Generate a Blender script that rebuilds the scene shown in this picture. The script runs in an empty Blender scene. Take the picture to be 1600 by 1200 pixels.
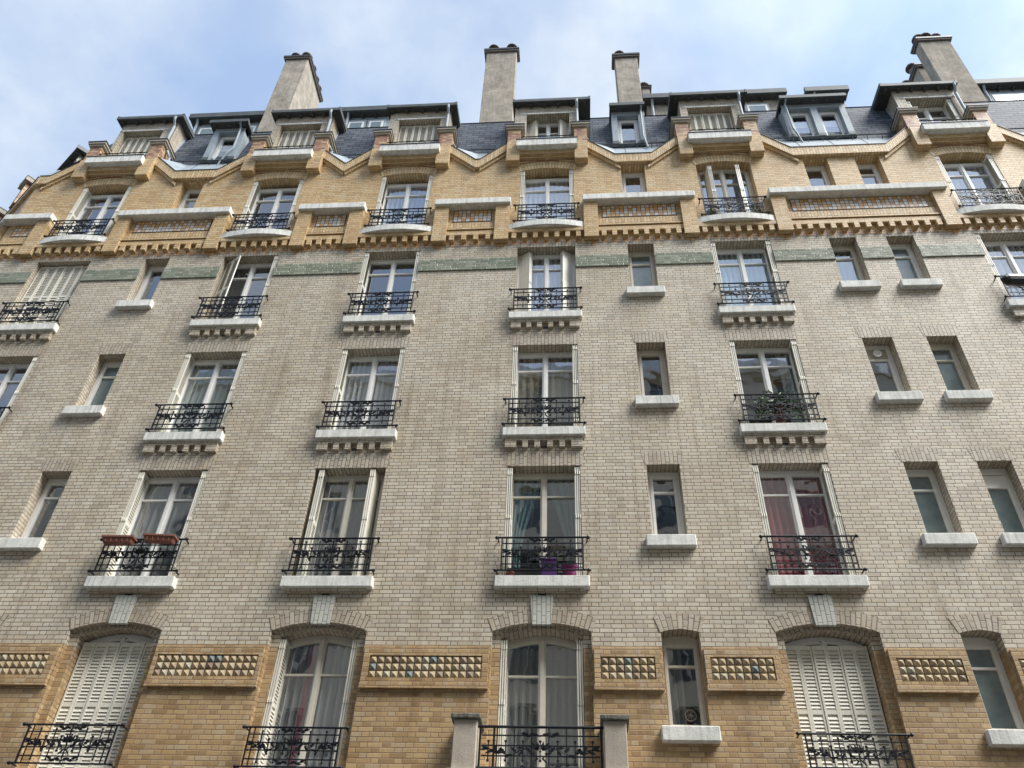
import bpy, bmesh, math, random
from mathutils import Vector, Matrix
random.seed(7)
R = math.radians
scene = bpy.context.scene
COL = scene.collection

# ------------------------------------------------------------------ nodes
class NT:
    def __init__(s, nt):
        s.nt = nt; s.n = nt.nodes; s.l = nt.links
    def new(s, t, **k):
        n = s.n.new(t)
        for a, b in k.items(): setattr(n, a, b)
        return n
    def put(s, sock, v):
        if isinstance(v, (int, float)): sock.default_value = v
        elif isinstance(v, (tuple, list)): sock.default_value = tuple(v) + ((1,) if len(v) == 3 and sock.type == 'RGBA' else ())
        else: s.l.new(v, sock)
    def m(s, op, a, b=None, c=None, clamp=False):
        n = s.new('ShaderNodeMath', operation=op, use_clamp=clamp)
        s.put(n.inputs[0], a)
        if b is not None: s.put(n.inputs[1], b)
        if c is not None: s.put(n.inputs[2], c)
        return n.outputs[0]
    def mix(s, f, a, b, bt='MIX'):
        n = s.new('ShaderNodeMix', data_type='RGBA', blend_type=bt)
        s.put(n.inputs['Factor'], f); s.put(n.inputs['A'], a); s.put(n.inputs['B'], b)
        return n.outputs['Result']
    def rng(s, v, a, b, c=0.0, d=1.0):
        n = s.new('ShaderNodeMapRange'); s.put(n.inputs[0], v)
        for i, x in enumerate((a, b, c, d)): n.inputs[i+1].default_value = x
        return n.outputs[0]
    def ramp(s, v, stops, const=False):
        n = s.new('ShaderNodeValToRGB'); e = n.color_ramp.elements
        n.color_ramp.interpolation = 'CONSTANT' if const else 'LINEAR'
        while len(e) < len(stops): e.new(0.5)
        for i, (p, c) in enumerate(stops): e[i].position = p; e[i].color = tuple(c) + (1,)
        s.put(n.inputs[0], v); return n.outputs[0]
    def noise(s, vec, scale, detail=4, rough=0.6):
        n = s.new('ShaderNodeTexNoise'); n.inputs['Scale'].default_value = scale
        n.inputs['Detail'].default_value = detail; n.inputs['Roughness'].default_value = rough
        if vec is not None: s.l.new(vec, n.inputs['Vector'])
        return n.outputs[0]
    def scaled(s, vec, sc):
        n = s.new('ShaderNodeMapping'); n.inputs['Scale'].default_value = sc
        s.l.new(vec, n.inputs['Vector']); return n.outputs[0]

def base_mat(name, rough=0.6, metallic=0.0):
    m = bpy.data.materials.new(name); m.use_nodes = True
    t = NT(m.node_tree); b = t.n['Principled BSDF']
    b.inputs['Roughness'].default_value = rough; b.inputs['Metallic'].default_value = metallic
    return m, t, b

def wpos(t): return t.new('ShaderNodeNewGeometry').outputs['Position']

def brick_mat(name, cols, joint, swap=False, course=0.075, period=0.348, rough=0.55, flemish=True,
              tint=None, streak=0.35, jw=0.011, spec=0.4, bumpd=0.006, soot=None):
    m, t, b = base_mat(name, rough)
    uv = t.new('ShaderNodeUVMap').outputs[0]
    sep = t.new('ShaderNodeSeparateXYZ'); t.l.new(uv, sep.inputs[0])
    u, v = sep.outputs[0], sep.outputs[1]
    if swap: u, v = v, u
    P = wpos(t)
    wob = t.m('MULTIPLY', t.m('SUBTRACT', t.noise(P, 1.1, 2), 0.5), 0.02)
    v = t.m('ADD', v, wob)
    row = t.m('FLOOR', t.m('DIVIDE', v, course))
    fv = t.m('SUBTRACT', t.m('DIVIDE', v, course), row)
    wn = t.new('ShaderNodeTexWhiteNoise', noise_dimensions='1D'); t.l.new(row, wn.inputs['W'])
    off = t.m('ADD', t.m('MULTIPLY', t.m('MODULO', t.m('ADD', row, 4000.0), 2.0), 0.5), t.m('MULTIPLY', wn.outputs[0], 0.10))
    tt = t.m('ADD', t.m('DIVIDE', u, period), off)
    cell = t.m('FLOOR', tt); f = t.m('SUBTRACT', tt, cell)
    if flemish:
        isH = t.m('GREATER_THAN', f, 0.665)
        d1 = t.m('ABSOLUTE', t.m('SUBTRACT', f, 0.665))
        dv = t.m('MINIMUM', t.m('MINIMUM', f, t.m('SUBTRACT', 1.0, f)), d1)
        cid = t.m('ADD', t.m('MULTIPLY', cell, 2.0), isH)
    else:
        dv = t.m('MINIMUM', f, t.m('SUBTRACT', 1.0, f)); cid = cell
    dv = t.m('MULTIPLY', dv, period)
    dh = t.m('MULTIPLY', t.m('MINIMUM', fv, t.m('SUBTRACT', 1.0, fv)), course)
    d = t.m('MINIMUM', t.m('MULTIPLY', dv, 1.15), dh)
    rag = t.m('MULTIPLY', t.m('SUBTRACT', t.noise(P, 45, 3), 0.5), 0.006)
    d = t.m('ADD', d, rag)
    mask = t.rng(d, jw * 0.45, jw * 0.45 + 0.004)
    cmb = t.new('ShaderNodeCombineXYZ'); t.l.new(cid, cmb.inputs[0]); t.l.new(row, cmb.inputs[1])
    w2 = t.new('ShaderNodeTexWhiteNoise', noise_dimensions='2D'); t.l.new(cmb.outputs[0], w2.inputs['Vector'])
    n = len(cols)
    col = t.ramp(w2.outputs[0], [(i / n, c) for i, c in enumerate(cols)], const=True)
    big = t.rng(t.noise(P, 0.55, 6, 0.68), 0.38, 0.62)
    if tint: col = t.mix(t.m('MULTIPLY', big, 0.85), col, t.mix(1.0, col, tint, 'MULTIPLY'))
    fine = t.rng(t.noise(P, 28, 4, 0.7), 0.3, 0.7, 0.86, 1.1)
    col = t.mix(1.0, col, t.ramp(fine, [(0, (0, 0, 0)), (1, (1, 1, 1))]), 'MULTIPLY') if False else col
    hs = t.new('ShaderNodeHueSaturation'); t.l.new(col, hs.inputs['Color']); t.l.new(fine, hs.inputs['Value'])
    col = hs.outputs[0]
    if streak:
        sn = t.noise(t.scaled(P, (2.6, 2.6, 0.22)), 1.3, 5, 0.65)
        sm = t.m('MULTIPLY', t.rng(sn, 0.52, 0.72), streak)
        col = t.mix(sm, col, t.mix(1.0, col, soot or (0.50, 0.46, 0.42), 'MULTIPLY'))
        sn2 = t.noise(t.scaled(P, (3.6, 3.6, 0.3)), 1.7, 5, 0.7)
        col = t.mix(t.m('MULTIPLY', t.rng(sn2, 0.58, 0.76), streak * 0.7), col, (0.50, 0.47, 0.40))
    fj = t.mix(t.rng(t.noise(P, 2.0, 3), 0.35, 0.65), joint, tuple(x * 1.7 for x in joint))
    t.put(b.inputs['Base Color'], t.mix(mask, fj, col))
    b.inputs['Specular IOR Level'].default_value = spec
    bp = t.new('ShaderNodeBump'); bp.inputs['Strength'].default_value = 0.8; bp.inputs['Distance'].default_value = bumpd
    h = t.m('ADD', mask, t.m('MULTIPLY', t.noise(P, 60, 2), 0.25))
    h = t.m('ADD', h, t.m('MULTIPLY', w2.outputs[0], 0.25))
    t.l.new(h, bp.inputs['Height']); t.l.new(bp.outputs[0], b.inputs['Normal'])
    return m

def plain(name, col, rough=0.6, var=0.12, scale=3.0, metallic=0.0, bump=0.0, streak=0.0, dirt=(0.3, 0.28, 0.25), bscale=40, spec=0.5):
    m, t, b = base_mat(name, rough, metallic)
    P = wpos(t)
    f = t.rng(t.noise(P, scale, 6, 0.65), 0.3, 0.7)
    lo = tuple(c * (1 - var) for c in col); hi = tuple(min(1, c * (1 + var)) for c in col)
    c = t.mix(f, lo, hi)
    if streak:
        sn = t.noise(t.scaled(P, (14, 14, 1.1)), 1.0, 4, 0.7)
        c = t.mix(t.m('MULTIPLY', t.rng(sn, 0.45, 0.75), streak), c, dirt)
    t.put(b.inputs['Base Color'], c)
    b.inputs['Specular IOR Level'].default_value = spec
    if bump:
        bp = t.new('ShaderNodeBump'); bp.inputs['Strength'].default_value = bump; bp.inputs['Distance'].default_value = 0.01
        t.l.new(t.noise(P, bscale, 5, 0.7), bp.inputs['Height']); t.l.new(bp.outputs[0], b.inputs['Normal'])
    return m

def tile_mat(name, pal, pitch, joint=(0.03, 0.03, 0.03)):
    m, t, b = base_mat(name, 0.25)
    uv = t.new('ShaderNodeUVMap').outputs[0]
    sep = t.new('ShaderNodeSeparateXYZ'); t.l.new(uv, sep.inputs[0])
    a = t.m('DIVIDE', sep.outputs[0], pitch); c = t.m('DIVIDE', sep.outputs[1], pitch)
    ca, cc = t.m('FLOOR', a), t.m('FLOOR', c)
    fa, fc = t.m('SUBTRACT', a, ca), t.m('SUBTRACT', c, cc)
    d = t.m('MINIMUM', t.m('MINIMUM', fa, t.m('SUBTRACT', 1.0, fa)), t.m('MINIMUM', fc, t.m('SUBTRACT', 1.0, fc)))
    mask = t.rng(d, 0.05, 0.085)
    cmb = t.new('ShaderNodeCombineXYZ'); t.l.new(ca, cmb.inputs[0]); t.l.new(cc, cmb.inputs[1])
    w = t.new('ShaderNodeTexWhiteNoise', noise_dimensions='2D'); t.l.new(cmb.outputs[0], w.inputs['Vector'])
    par = t.m('MODULO', t.m('ADD', t.m('ADD', ca, t.m('MULTIPLY', t.m('FLOOR', t.m('DIVIDE', cc, 2.0)), 1.0)), 4000.0), 2.0)
    n = len(pal)
    rv = t.m('ADD', t.m('MULTIPLY', w.outputs[0], 0.60), t.m('MULTIPLY', par, 0.39))
    col = t.ramp(rv, [(i / n, c_) for i, c_ in enumerate(pal)], const=True)
    t.put(b.inputs['Base Color'], t.mix(mask, joint, col))
    bp = t.new('ShaderNodeBump'); bp.inputs['Distance'].default_value = 0.006
    t.l.new(mask, bp.inputs['Height']); t.l.new(bp.outputs[0], b.inputs['Normal'])
    return m

GREY = [(0.60, 0.535, 0.43), (0.545, 0.48, 0.38), (0.64, 0.58, 0.47), (0.565, 0.50, 0.39), (0.485, 0.425, 0.335), (0.61, 0.55, 0.435), (0.56, 0.515, 0.425), (0.585, 0.51, 0.385), (0.62, 0.57, 0.46)]
YEL = [(0.62, 0.44, 0.225), (0.56, 0.385, 0.185), (0.67, 0.50, 0.275), (0.59, 0.43, 0.225), (0.51, 0.35, 0.165), (0.64, 0.465, 0.235), (0.63, 0.50, 0.30)]
YLO = [(0.47, 0.325, 0.165), (0.40, 0.27, 0.13), (0.52, 0.375, 0.20), (0.44, 0.315, 0.175), (0.35, 0.235, 0.115), (0.49, 0.35, 0.185), (0.48, 0.37, 0.23)]
RED = [(0.42, 0.24, 0.14), (0.34, 0.17, 0.11), (0.50, 0.34, 0.18), (0.28, 0.13, 0.09), (0.55, 0.40, 0.22)]
GJ, YJ = (0.155, 0.115, 0.08), (0.22, 0.145, 0.085)
M = {}
M['grey'] = brick_mat('grey_brick', GREY, GJ, tint=(0.80, 0.77, 0.71), streak=0.8, soot=(0.60, 0.56, 0.49))
M['greyS'] = brick_mat('grey_soldier_brick', [tuple(x * 0.86 for x in c) for c in GREY], GJ, swap=True, tint=(0.85, 0.8, 0.75), streak=0.3)
M['yel'] = brick_mat('yellow_brick', YEL, YJ, tint=(0.90, 0.84, 0.75), streak=0.25)
M['yelS'] = brick_mat('yellow_soldier_brick', YEL, YJ, swap=True, streak=0.2)
M['ylo'] = brick_mat('ochre_brick', YLO, YJ, tint=(0.85, 0.78, 0.7), streak=0.75, soot=(0.62, 0.56, 0.5))
M['red'] = brick_mat('mixed_red_brick', RED, YJ, streak=0.3)
M['key'] = brick_mat('pale_glazed_brick', [(0.55, 0.555, 0.49), (0.58, 0.58, 0.52), (0.52, 0.525, 0.465)], (0.22, 0.21, 0.18), swap=True, rough=0.25, streak=0.15)
M['green'] = brick_mat('green_glazed_brick', [(0.21, 0.23, 0.15), (0.245, 0.26, 0.175), (0.18, 0.20, 0.13), (0.31, 0.315, 0.225)], (0.11, 0.12, 0.10), rough=0.22, streak=0.6, jw=0.006, bumpd=0.006, soot=(0.6, 0.6, 0.55))
M['slate'] = brick_mat('blue_grey_slate', [(0.075, 0.09, 0.115), (0.10, 0.118, 0.145), (0.06, 0.072, 0.095), (0.085, 0.10, 0.125), (0.12, 0.135, 0.155)], (0.010, 0.012, 0.016), course=0.15, period=0.34, flemish=False, rough=0.65, streak=0.25, jw=0.022, bumpd=0.015, spec=0.2)
M['orange'] = tile_mat('orange_glazed_tile', [(0.60, 0.31, 0.11), (0.52, 0.28, 0.11), (0.64, 0.37, 0.15), (0.48, 0.28, 0.14), (0.58, 0.42, 0.26)], 0.12, (0.25, 0.16, 0.09))
M['checker'] = tile_mat('cream_and_orange_tile', [(0.64, 0.34, 0.12), (0.56, 0.29, 0.11), (0.66, 0.40, 0.16), (0.66, 0.61, 0.53), (0.70, 0.66, 0.58), (0.60, 0.54, 0.45)], 0.1035, (0.12, 0.08, 0.055))
M['stone'] = plain('pale_concrete', (0.74, 0.735, 0.68), 0.8, 0.16, 5, bump=0.9, streak=0.7, dirt=(0.33, 0.33, 0.30))
M['cap'] = plain('cap_stone', (0.40, 0.36, 0.29), 0.8, 0.15, 5, bump=0.3)
M['flash'] = plain('dark_flashing', (0.035, 0.036, 0.038), 0.5, 0.3, 6)
M['mossy'] = plain('mossy_stone', (0.08, 0.082, 0.065), 0.9, 0.7, 22, bump=1.0, streak=0.5, dirt=(0.4, 0.38, 0.32))
M['plaster'] = plain('weathered_plaster', (0.42, 0.365, 0.295), 0.85, 0.22, 2.5, bump=0.7, streak=0.35, dirt=(0.26, 0.23, 0.2))
M['render'] = plain('chimney_render', (0.37, 0.325, 0.26), 0.95, 0.38, 3.2, bump=1.0, streak=0.65, dirt=(0.20, 0.185, 0.16), bscale=14)
M['zinc'] = plain('zinc', (0.32, 0.37, 0.40), 0.6, 0.2, 3, metallic=0.0, streak=0.25, dirt=(0.18, 0.22, 0.26))
M['zincd'] = plain('dark_zinc', (0.075, 0.085, 0.085), 0.6, 0.3, 4, metallic=0.0, streak=0.2, dirt=(0.18, 0.2, 0.2))
M['eave'] = plain('dark_painted_wood', (0.06, 0.06, 0.058), 0.6, 0.3, 5)
M['white'] = plain('white_paint', (0.82, 0.81, 0.77), 0.4, 0.06, 5, streak=0.12, dirt=(0.5, 0.48, 0.43))
M['cream'] = plain('cream_paint', (0.66, 0.62, 0.53), 0.5, 0.08, 5, streak=0.2, dirt=(0.42, 0.39, 0.33))
M['shut'] = plain('cream_shutter_paint', (0.77, 0.735, 0.63), 0.45, 0.07, 6, streak=0.15, dirt=(0.4, 0.38, 0.32))
M['iron'] = plain('black_iron', (0.008, 0.009, 0.014), 0.45, 0.3, 20, spec=0.3)
M['room'] = plain('room_wall', (0.16, 0.15, 0.14), 0.9, 0.2, 0.5)
M['terra'] = plain('terracotta', (0.22, 0.085, 0.055), 0.7, 0.2, 12)
M['potgrey'] = plain('sooty_clay', (0.16, 0.13, 0.11), 0.75, 0.35, 14, streak=0.3)
M['asphalt'] = plain('asphalt', (0.05, 0.05, 0.052), 0.9, 0.2, 8, bump=0.6)
M['pave'] = plain('pavement', (0.22, 0.21, 0.20), 0.85, 0.15, 4, bump=0.4)
M['stoneopp'] = plain('cream_limestone', (0.78, 0.72, 0.58), 0.85, 0.1, 1.2, streak=0.2)
M['leaf'] = plain('leaf_green', (0.075, 0.15, 0.035), 0.5, 0.5, 30)
M['purple'] = plain('purple_plastic', (0.15, 0.06, 0.24), 0.4, 0.1, 5)
M['magenta'] = plain('magenta_plastic', (0.21, 0.03, 0.12), 0.35, 0.1, 5)
M['black'] = plain('black_metal', (0.015, 0.016, 0.016), 0.4, 0.2, 10)
pyr_cols = [(0.46, 0.36, 0.22), (0.41, 0.31, 0.18), (0.36, 0.275, 0.165), (0.28, 0.21, 0.14), (0.19, 0.22, 0.20), (0.43, 0.38, 0.27), (0.24, 0.16, 0.11)]
for i, c in enumerate(pyr_cols): M['pyr%d' % i] = plain('glazed_stud_tile_' + 'abcdefg'[i], c, 0.42, 0.22, 30)

def glass_mat(name, tint=(0.93, 0.95, 0.95), f0=0.26, wav=0.07):
    m = bpy.data.materials.new(name); m.use_nodes = True
    t = NT(m.node_tree); t.n.remove(t.n['Principled BSDF']); out = t.n['Material Output']
    P = wpos(t)
    tr = t.new('ShaderNodeBsdfTransparent'); tr.inputs[0].default_value = tint + (1,)
    gl = t.new('ShaderNodeBsdfGlossy'); gl.inputs['Roughness'].default_value = 0.015; gl.inputs['Color'].default_value = (0.92, 0.95, 1, 1)
    bp = t.new('ShaderNodeBump'); bp.inputs['Strength'].default_value = wav; bp.inputs['Distance'].default_value = 0.06
    t.l.new(t.noise(P, 2.2, 1), bp.inputs['Height']); t.l.new(bp.outputs[0], gl.inputs['Normal'])
    g = t.new('ShaderNodeNewGeometry'); vm = t.new('ShaderNodeVectorMath', operation='DOT_PRODUCT')
    t.l.new(g.outputs['Incoming'], vm.inputs[0]); t.l.new(g.outputs['Normal'], vm.inputs[1])
    cs = t.m('SUBTRACT', 1.0, t.m('ABSOLUTE', vm.outputs['Value']), clamp=True)
    fr = t.m('ADD', f0, t.m('MULTIPLY', t.m('POWER', cs, 3.5), 1.0 - f0), clamp=True)
    mx = t.new('ShaderNodeMixShader'); t.l.new(fr, mx.inputs[0]); t.l.new(tr.outputs[0], mx.inputs[1]); t.l.new(gl.outputs[0], mx.inputs[2])
    t.l.new(mx.outputs[0], out.inputs['Surface']); return m
M['glass'] = glass_mat('window_glass')
def frosted():
    m, t, b = base_mat('frosted_glass', 0.12)
    P = wpos(t)
    t.put(b.inputs['Base Color'], t.mix(t.rng(t.noise(P, 3, 3), 0.3, 0.7), (0.10, 0.14, 0.15), (0.17, 0.22, 0.22)))
    b.inputs['IOR'].default_value = 1.8
    bp = t.new('ShaderNodeBump'); bp.inputs['Strength'].default_value = 0.15; bp.inputs['Distance'].default_value = 0.01
    t.l.new(t.noise(P, 40, 2), bp.inputs['Height']); t.l.new(bp.outputs[0], b.inputs['Normal'])
    return m
M['frost'] = frosted()
def cloth(name, col, alpha=0.9):
    m = bpy.data.materials.new(name); m.use_nodes = True
    t = NT(m.node_tree); t.n.remove(t.n['Principled BSDF']); out = t.n['Material Output']
    P = wpos(t)
    c = t.mix(t.rng(t.noise(t.scaled(P, (9, 9, 0.6)), 2, 3), 0.3, 0.7), tuple(x * 0.82 for x in col), col)
    df = t.new('ShaderNodeBsdfDiffuse'); t.l.new(c, df.inputs[0])
    tl = t.new('ShaderNodeBsdfTranslucent'); t.l.new(c, tl.inputs[0])
    tr = t.new('ShaderNodeBsdfTransparent')
    a = t.new('ShaderNodeMixShader'); a.inputs[0].default_value = 0.25; t.l.new(df.outputs[0], a.inputs[1]); t.l.new(tl.outputs[0], a.inputs[2])
    b = t.new('ShaderNodeMixShader'); b.inputs[0].default_value = alpha; t.l.new(tr.outputs[0], b.inputs[1]); t.l.new(a.outputs[0], b.inputs[2])
    t.l.new(b.outputs[0], out.inputs['Surface']); return m
CL = {'white': cloth('white_net', (0.88, 0.89, 0.9), 0.95), 'grey': cloth('grey_net', (0.55, 0.55, 0.54), 0.85), 'green': cloth('greenish_net', (0.62, 0.70, 0.66), 0.85),
      'beige': cloth('beige_cloth', (0.62, 0.56, 0.45), 0.85), 'teal': cloth('teal_cloth', (0.28, 0.46, 0.47), 0.95), 'red': cloth('dusky_red_cloth', (0.60, 0.17, 0.21), 0.95),
      'cyan': cloth('pale_blue_cloth', (0.60, 0.80, 0.86), 0.95), 'pink': cloth('pink_cloth', (0.60, 0.22, 0.28), 0.95), 'sheer': cloth('sheer_net', (0.82, 0.82, 0.82), 0.7)}

# ------------------------------------------------------------------ mesh builder
class MB:
    def __init__(s, T=None): s.v = []; s.f = []; s.m = []; s.uv = []; s.mats = []; s.T = T; s.sm = []
    def mi(s, k):
        if k not in s.mats: s.mats.append(k)
        return s.mats.index(k)
    def face(s, pts, mat, uv=None, smooth=False):
        i = len(s.v)
        pts = [Vector(p) for p in pts]
        if uv is None:
            n = Vector((0, 0, 0))
            for a in range(len(pts)):
                p, q = pts[a], pts[(a + 1) % len(pts)]
                n += p.cross(q)
            ax, ay, az = abs(n.x), abs(n.y), abs(n.z)
            if ay >= ax and ay >= az: uv = [(p.x, p.z) for p in pts]
            elif ax >= az: uv = [(p.y, p.z) for p in pts]
            else: uv = [(p.x, p.y) for p in pts]
        if s.T: pts = [s.T @ p for p in pts]
        s.v += pts; s.f.append(list(range(i, i + len(pts)))); s.m.append(s.mi(mat)); s.uv.append(uv); s.sm.append(smooth)
    def box(s, x0, x1, y0, y1, z0, z1, mat, bottom=None, top=None):
        c = [(x0, y0, z0), (x1, y0, z0), (x1, y1, z0), (x0, y1, z0), (x0, y0, z1), (x1, y0, z1), (x1, y1, z1), (x0, y1, z1)]
        for q, k in (((0, 1, 5, 4), mat), ((1, 2, 6, 5), mat), ((2, 3, 7, 6), mat), ((3, 0, 4, 7), mat), ((4, 5, 6, 7), top or mat), ((3, 2, 1, 0), bottom or mat)):
            s.face([c[i] for i in q], k)
    def obox(s, o, ux, uy, uz, mat):
        o, ux, uy, uz = map(Vector, (o, ux, uy, uz))
        c = [o, o + ux, o + ux + uy, o + uy, o + uz, o + ux + uz, o + ux + uy + uz, o + uy + uz]
        for q in ((0, 1, 5, 4), (1, 2, 6, 5), (2, 3, 7, 6), (3, 0, 4, 7), (4, 5, 6, 7), (3, 2, 1, 0)):
            s.face([c[i] for i in q], mat)
    def tube(s, pts, r, mat, n=6, caps=True):
        pts = [Vector(p) for p in pts]; rings = []
        for i, p in enumerate(pts):
            d = (pts[min(i + 1, len(pts) - 1)] - pts[max(i - 1, 0)]).normalized()
            a = Vector((0, 0, 1)) if abs(d.z) < 0.9 else Vector((0, 1, 0))
            x = d.cross(a).normalized(); y = d.cross(x)
            rr = r[i] if isinstance(r, (list, tuple)) else r
            rings.append([p + rr * (math.cos(k * 2 * math.pi / n) * x + math.sin(k * 2 * math.pi / n) * y) for k in range(n)])
        for a, b in zip(rings, rings[1:]):
            for k in range(n): s.face([a[k], a[(k + 1) % n], b[(k + 1) % n], b[k]], mat, smooth=n > 4)
        if caps: s.face(rings[0][::-1], mat); s.face(rings[-1], mat)
    def ball(s, c, r, mat, n=8):
        c = Vector(c); m = n // 2
        P = lambda i, j: c + Vector((r * math.sin(math.pi * i / m) * math.cos(2 * math.pi * j / n), r * math.sin(math.pi * i / m) * math.sin(2 * math.pi * j / n), r * math.cos(math.pi * i / m)))
        for i in range(m):
            for j in range(n):
                q = [P(i, j), P(i + 1, j), P(i + 1, j + 1), P(i, j + 1)]
                if i == 0: q = q[:3]
                elif i == m - 1: q = [q[0], q[1], q[3]]
                s.face(q, mat, smooth=True)
    def lathe(s, c, prof, mat, n=14, axis=None):
        c = Vector(c); Rm = axis or Matrix.Identity(3)
        P = lambda r, z, j: c + Rm @ Vector((r * math.cos(2 * math.pi * j / n), r * math.sin(2 * math.pi * j / n), z))
        for (r0, z0), (r1, z1) in zip(prof, prof[1:]):
            for j in range(n):
                if r0 < 1e-5 and r1 < 1e-5: continue
                if r0 < 1e-5: s.face([P(r0, z0, j), P(r1, z1, j), P(r1, z1, j + 1)], mat, smooth=True)
                elif r1 < 1e-5: s.face([P(r0, z0, j), P(r1, z1, j), P(r0, z0, j + 1)], mat, smooth=True)
                else: s.face([P(r0, z0, j), P(r1, z1, j), P(r1, z1, j + 1), P(r0, z0, j + 1)], mat, smooth=True)
    def build(s, name, parent=None, bevel=0.0, weld=False):
        me = bpy.data.meshes.new(name)
        me.from_pydata([tuple(p) for p in s.v], [], s.f)
        for k in s.mats: me.materials.append(M[k] if isinstance(k, str) else k)
        me.polygons.foreach_set('material_index', s.m)
        me.polygons.foreach_set('use_smooth', s.sm)
        ul = me.uv_layers.new(name='UVMap')
        flat = [c for f in s.uv for p in f for c in (p[0], p[1])]
        ul.data.foreach_set('uv', flat)
        if weld or bevel:
            bm = bmesh.new(); bm.from_mesh(me); bmesh.ops.remove_doubles(bm, verts=bm.verts, dist=0.0004)
            bmesh.ops.recalc_face_normals(bm, faces=bm.faces)
            if bevel:
                es = [e for e in bm.edges if len(e.link_faces) == 2 and e.calc_face_angle(0) > 0.6]
                bmesh.ops.bevel(bm, geom=es, offset=bevel, segments=1, affect='EDGES', profile=0.7)
            bm.to_mesh(me); bm.free()
        me.update()
        o = bpy.data.objects.new(name, me); COL.objects.link(o)
        if parent: o.parent = parent
        return o

def empty(name, loc=(0, 0, 0), parent=None):
    o = bpy.data.objects.new(name, None); COL.objects.link(o); o.location = loc
    if parent: o.parent = parent
    return o
def tag(o, label=None, cat=None, group=None, kind=None):
    if label: o['label'] = label
    if cat: o['category'] = cat
    if group: o['group'] = group
    if kind: o['kind'] = kind
    return o
def clone(o, parent, dx=(0, 0, 0)):
    c = o.copy(); COL.objects.link(c); c.parent = parent
    c.location = Vector(o.location) + Vector(dx)
    for ch in o.children:
        k = ch.copy(); COL.objects.link(k); k.parent = c
    return c

# ------------------------------------------------------------------ layout
CX = {'A': -12.385, 'B': -7.68, 'C': -4.23, 'D': -0.59, 'E': 3.875, 'F': 9.755}
SX = {'a1': -10.02, 'd1': 1.60, 'e1': 6.17, 'e2': 7.44}
SEQ = ['A', 'B', 'C', 'D', 'E', 'F']
HW, HS = 0.6775, 0.30
XL, XR = -14.45, 15.5
LIN = {1: 7.37, 2: 10.605, 3: 13.706, 4: 16.874, 5: 19.91}
SLAB = {1: 5.12, 2: 8.29, 3: 11.43, 4: 14.595, 5: 17.63}
SILL = {1: 5.88, 2: 9.07, 3: 12.17, 4: 15.31, 5: 18.57}
bld = empty('apartment_building', (0, 0, 0))
tag(bld, 'six-storey grey and yellow brick apartment building with dormers and a slate mansard roof', 'building')

def arc(c, w, zs, r, n=14, extra=0.0):
    """points of a segmental arch over c±w, springing zs, rise r, offset outward by extra"""
    Rr = (w * w + r * r) / (2 * r); cz = zs + r - Rr
    th = math.asin(w / Rr); out = []
    for i in range(n + 1):
        a = -th + 2 * th * i / n
        out.append((c + (Rr + extra) * math.sin(a), cz + (Rr + extra) * math.cos(a)))
    return out

def wall_band(mb, y, x0, x1, z0, z1, ops, matf, depth, sgn=1, jambs=True):
    """ops: (xa, xb, za, zb, rise). matf(z)->(mat, soldier mat, next z break list)"""
    zbreaks = [b for b in ZB if z0 < b < z1]
    xs = sorted({x0, x1, *[o[0] for o in ops], *[o[1] for o in ops]})
    for xa, xb in zip(xs, xs[1:]):
        mid = (xa + xb) / 2
        here = [o for o in ops if o[0] < mid < o[1]]
        segs = []; cur = z0
        for o in sorted(here, key=lambda o: o[2]):
            segs.append((cur, o[2])); top = o[3]
            if o[4]:
                pts = arc(mid, (xb - xa) / 2, o[3], o[4]); top = o[3] + o[4] + 0.01
                mt = matf(o[3] + 0.01)
                for (ax, az), (bx, bz) in zip(pts, pts[1:]):
                    mb.face([(ax, y, az), (bx, y, bz), (bx, y, top), (ax, y, top)], mt)
            cur = top
        segs.append((cur, z1))
        for a, b in segs:
            if b - a < 1e-4: continue
            cs = [a] + [q for q in zbreaks if a < q < b] + [b]
            for p, q in zip(cs, cs[1:]): mb.face([(xa, y, p), (xb, y, p), (xb, y, q), (xa, y, q)], matf((p + q) / 2))
    for (xa, xb, za, zb, r) in ops:
        yb = y + depth * sgn
        cs = [za] + [q for q in ZB if za < q < zb] + [zb]
        for p, q in zip(cs, cs[1:]):
            mt = matf((p + q) / 2)
            mb.face([(xa, y, p), (xa, yb, p), (xa, yb, q), (xa, y, q)], mt)
            mb.face([(xb, yb, p), (xb, y, p), (xb, y, q), (xb, yb, q)], mt)
        mb.face([(xa, y, za), (xb, y, za), (xb, yb, za), (xa, yb, za)], 'stone')
        sm = 'yelS' if zb > 18 else 'greyS'
        if r:
            pts = arc((xa + xb) / 2, (xb - xa) / 2, zb, r)
            for (ax, az), (bx, bz) in zip(pts, pts[1:]):
                mb.face([(ax, yb, az), (bx, yb, bz), (bx, y, bz), (ax, y, az)], sm)
        else: mb.face([(xa, yb, zb), (xb, yb, zb), (xb, y, zb), (xa, y, zb)], sm)

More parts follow.
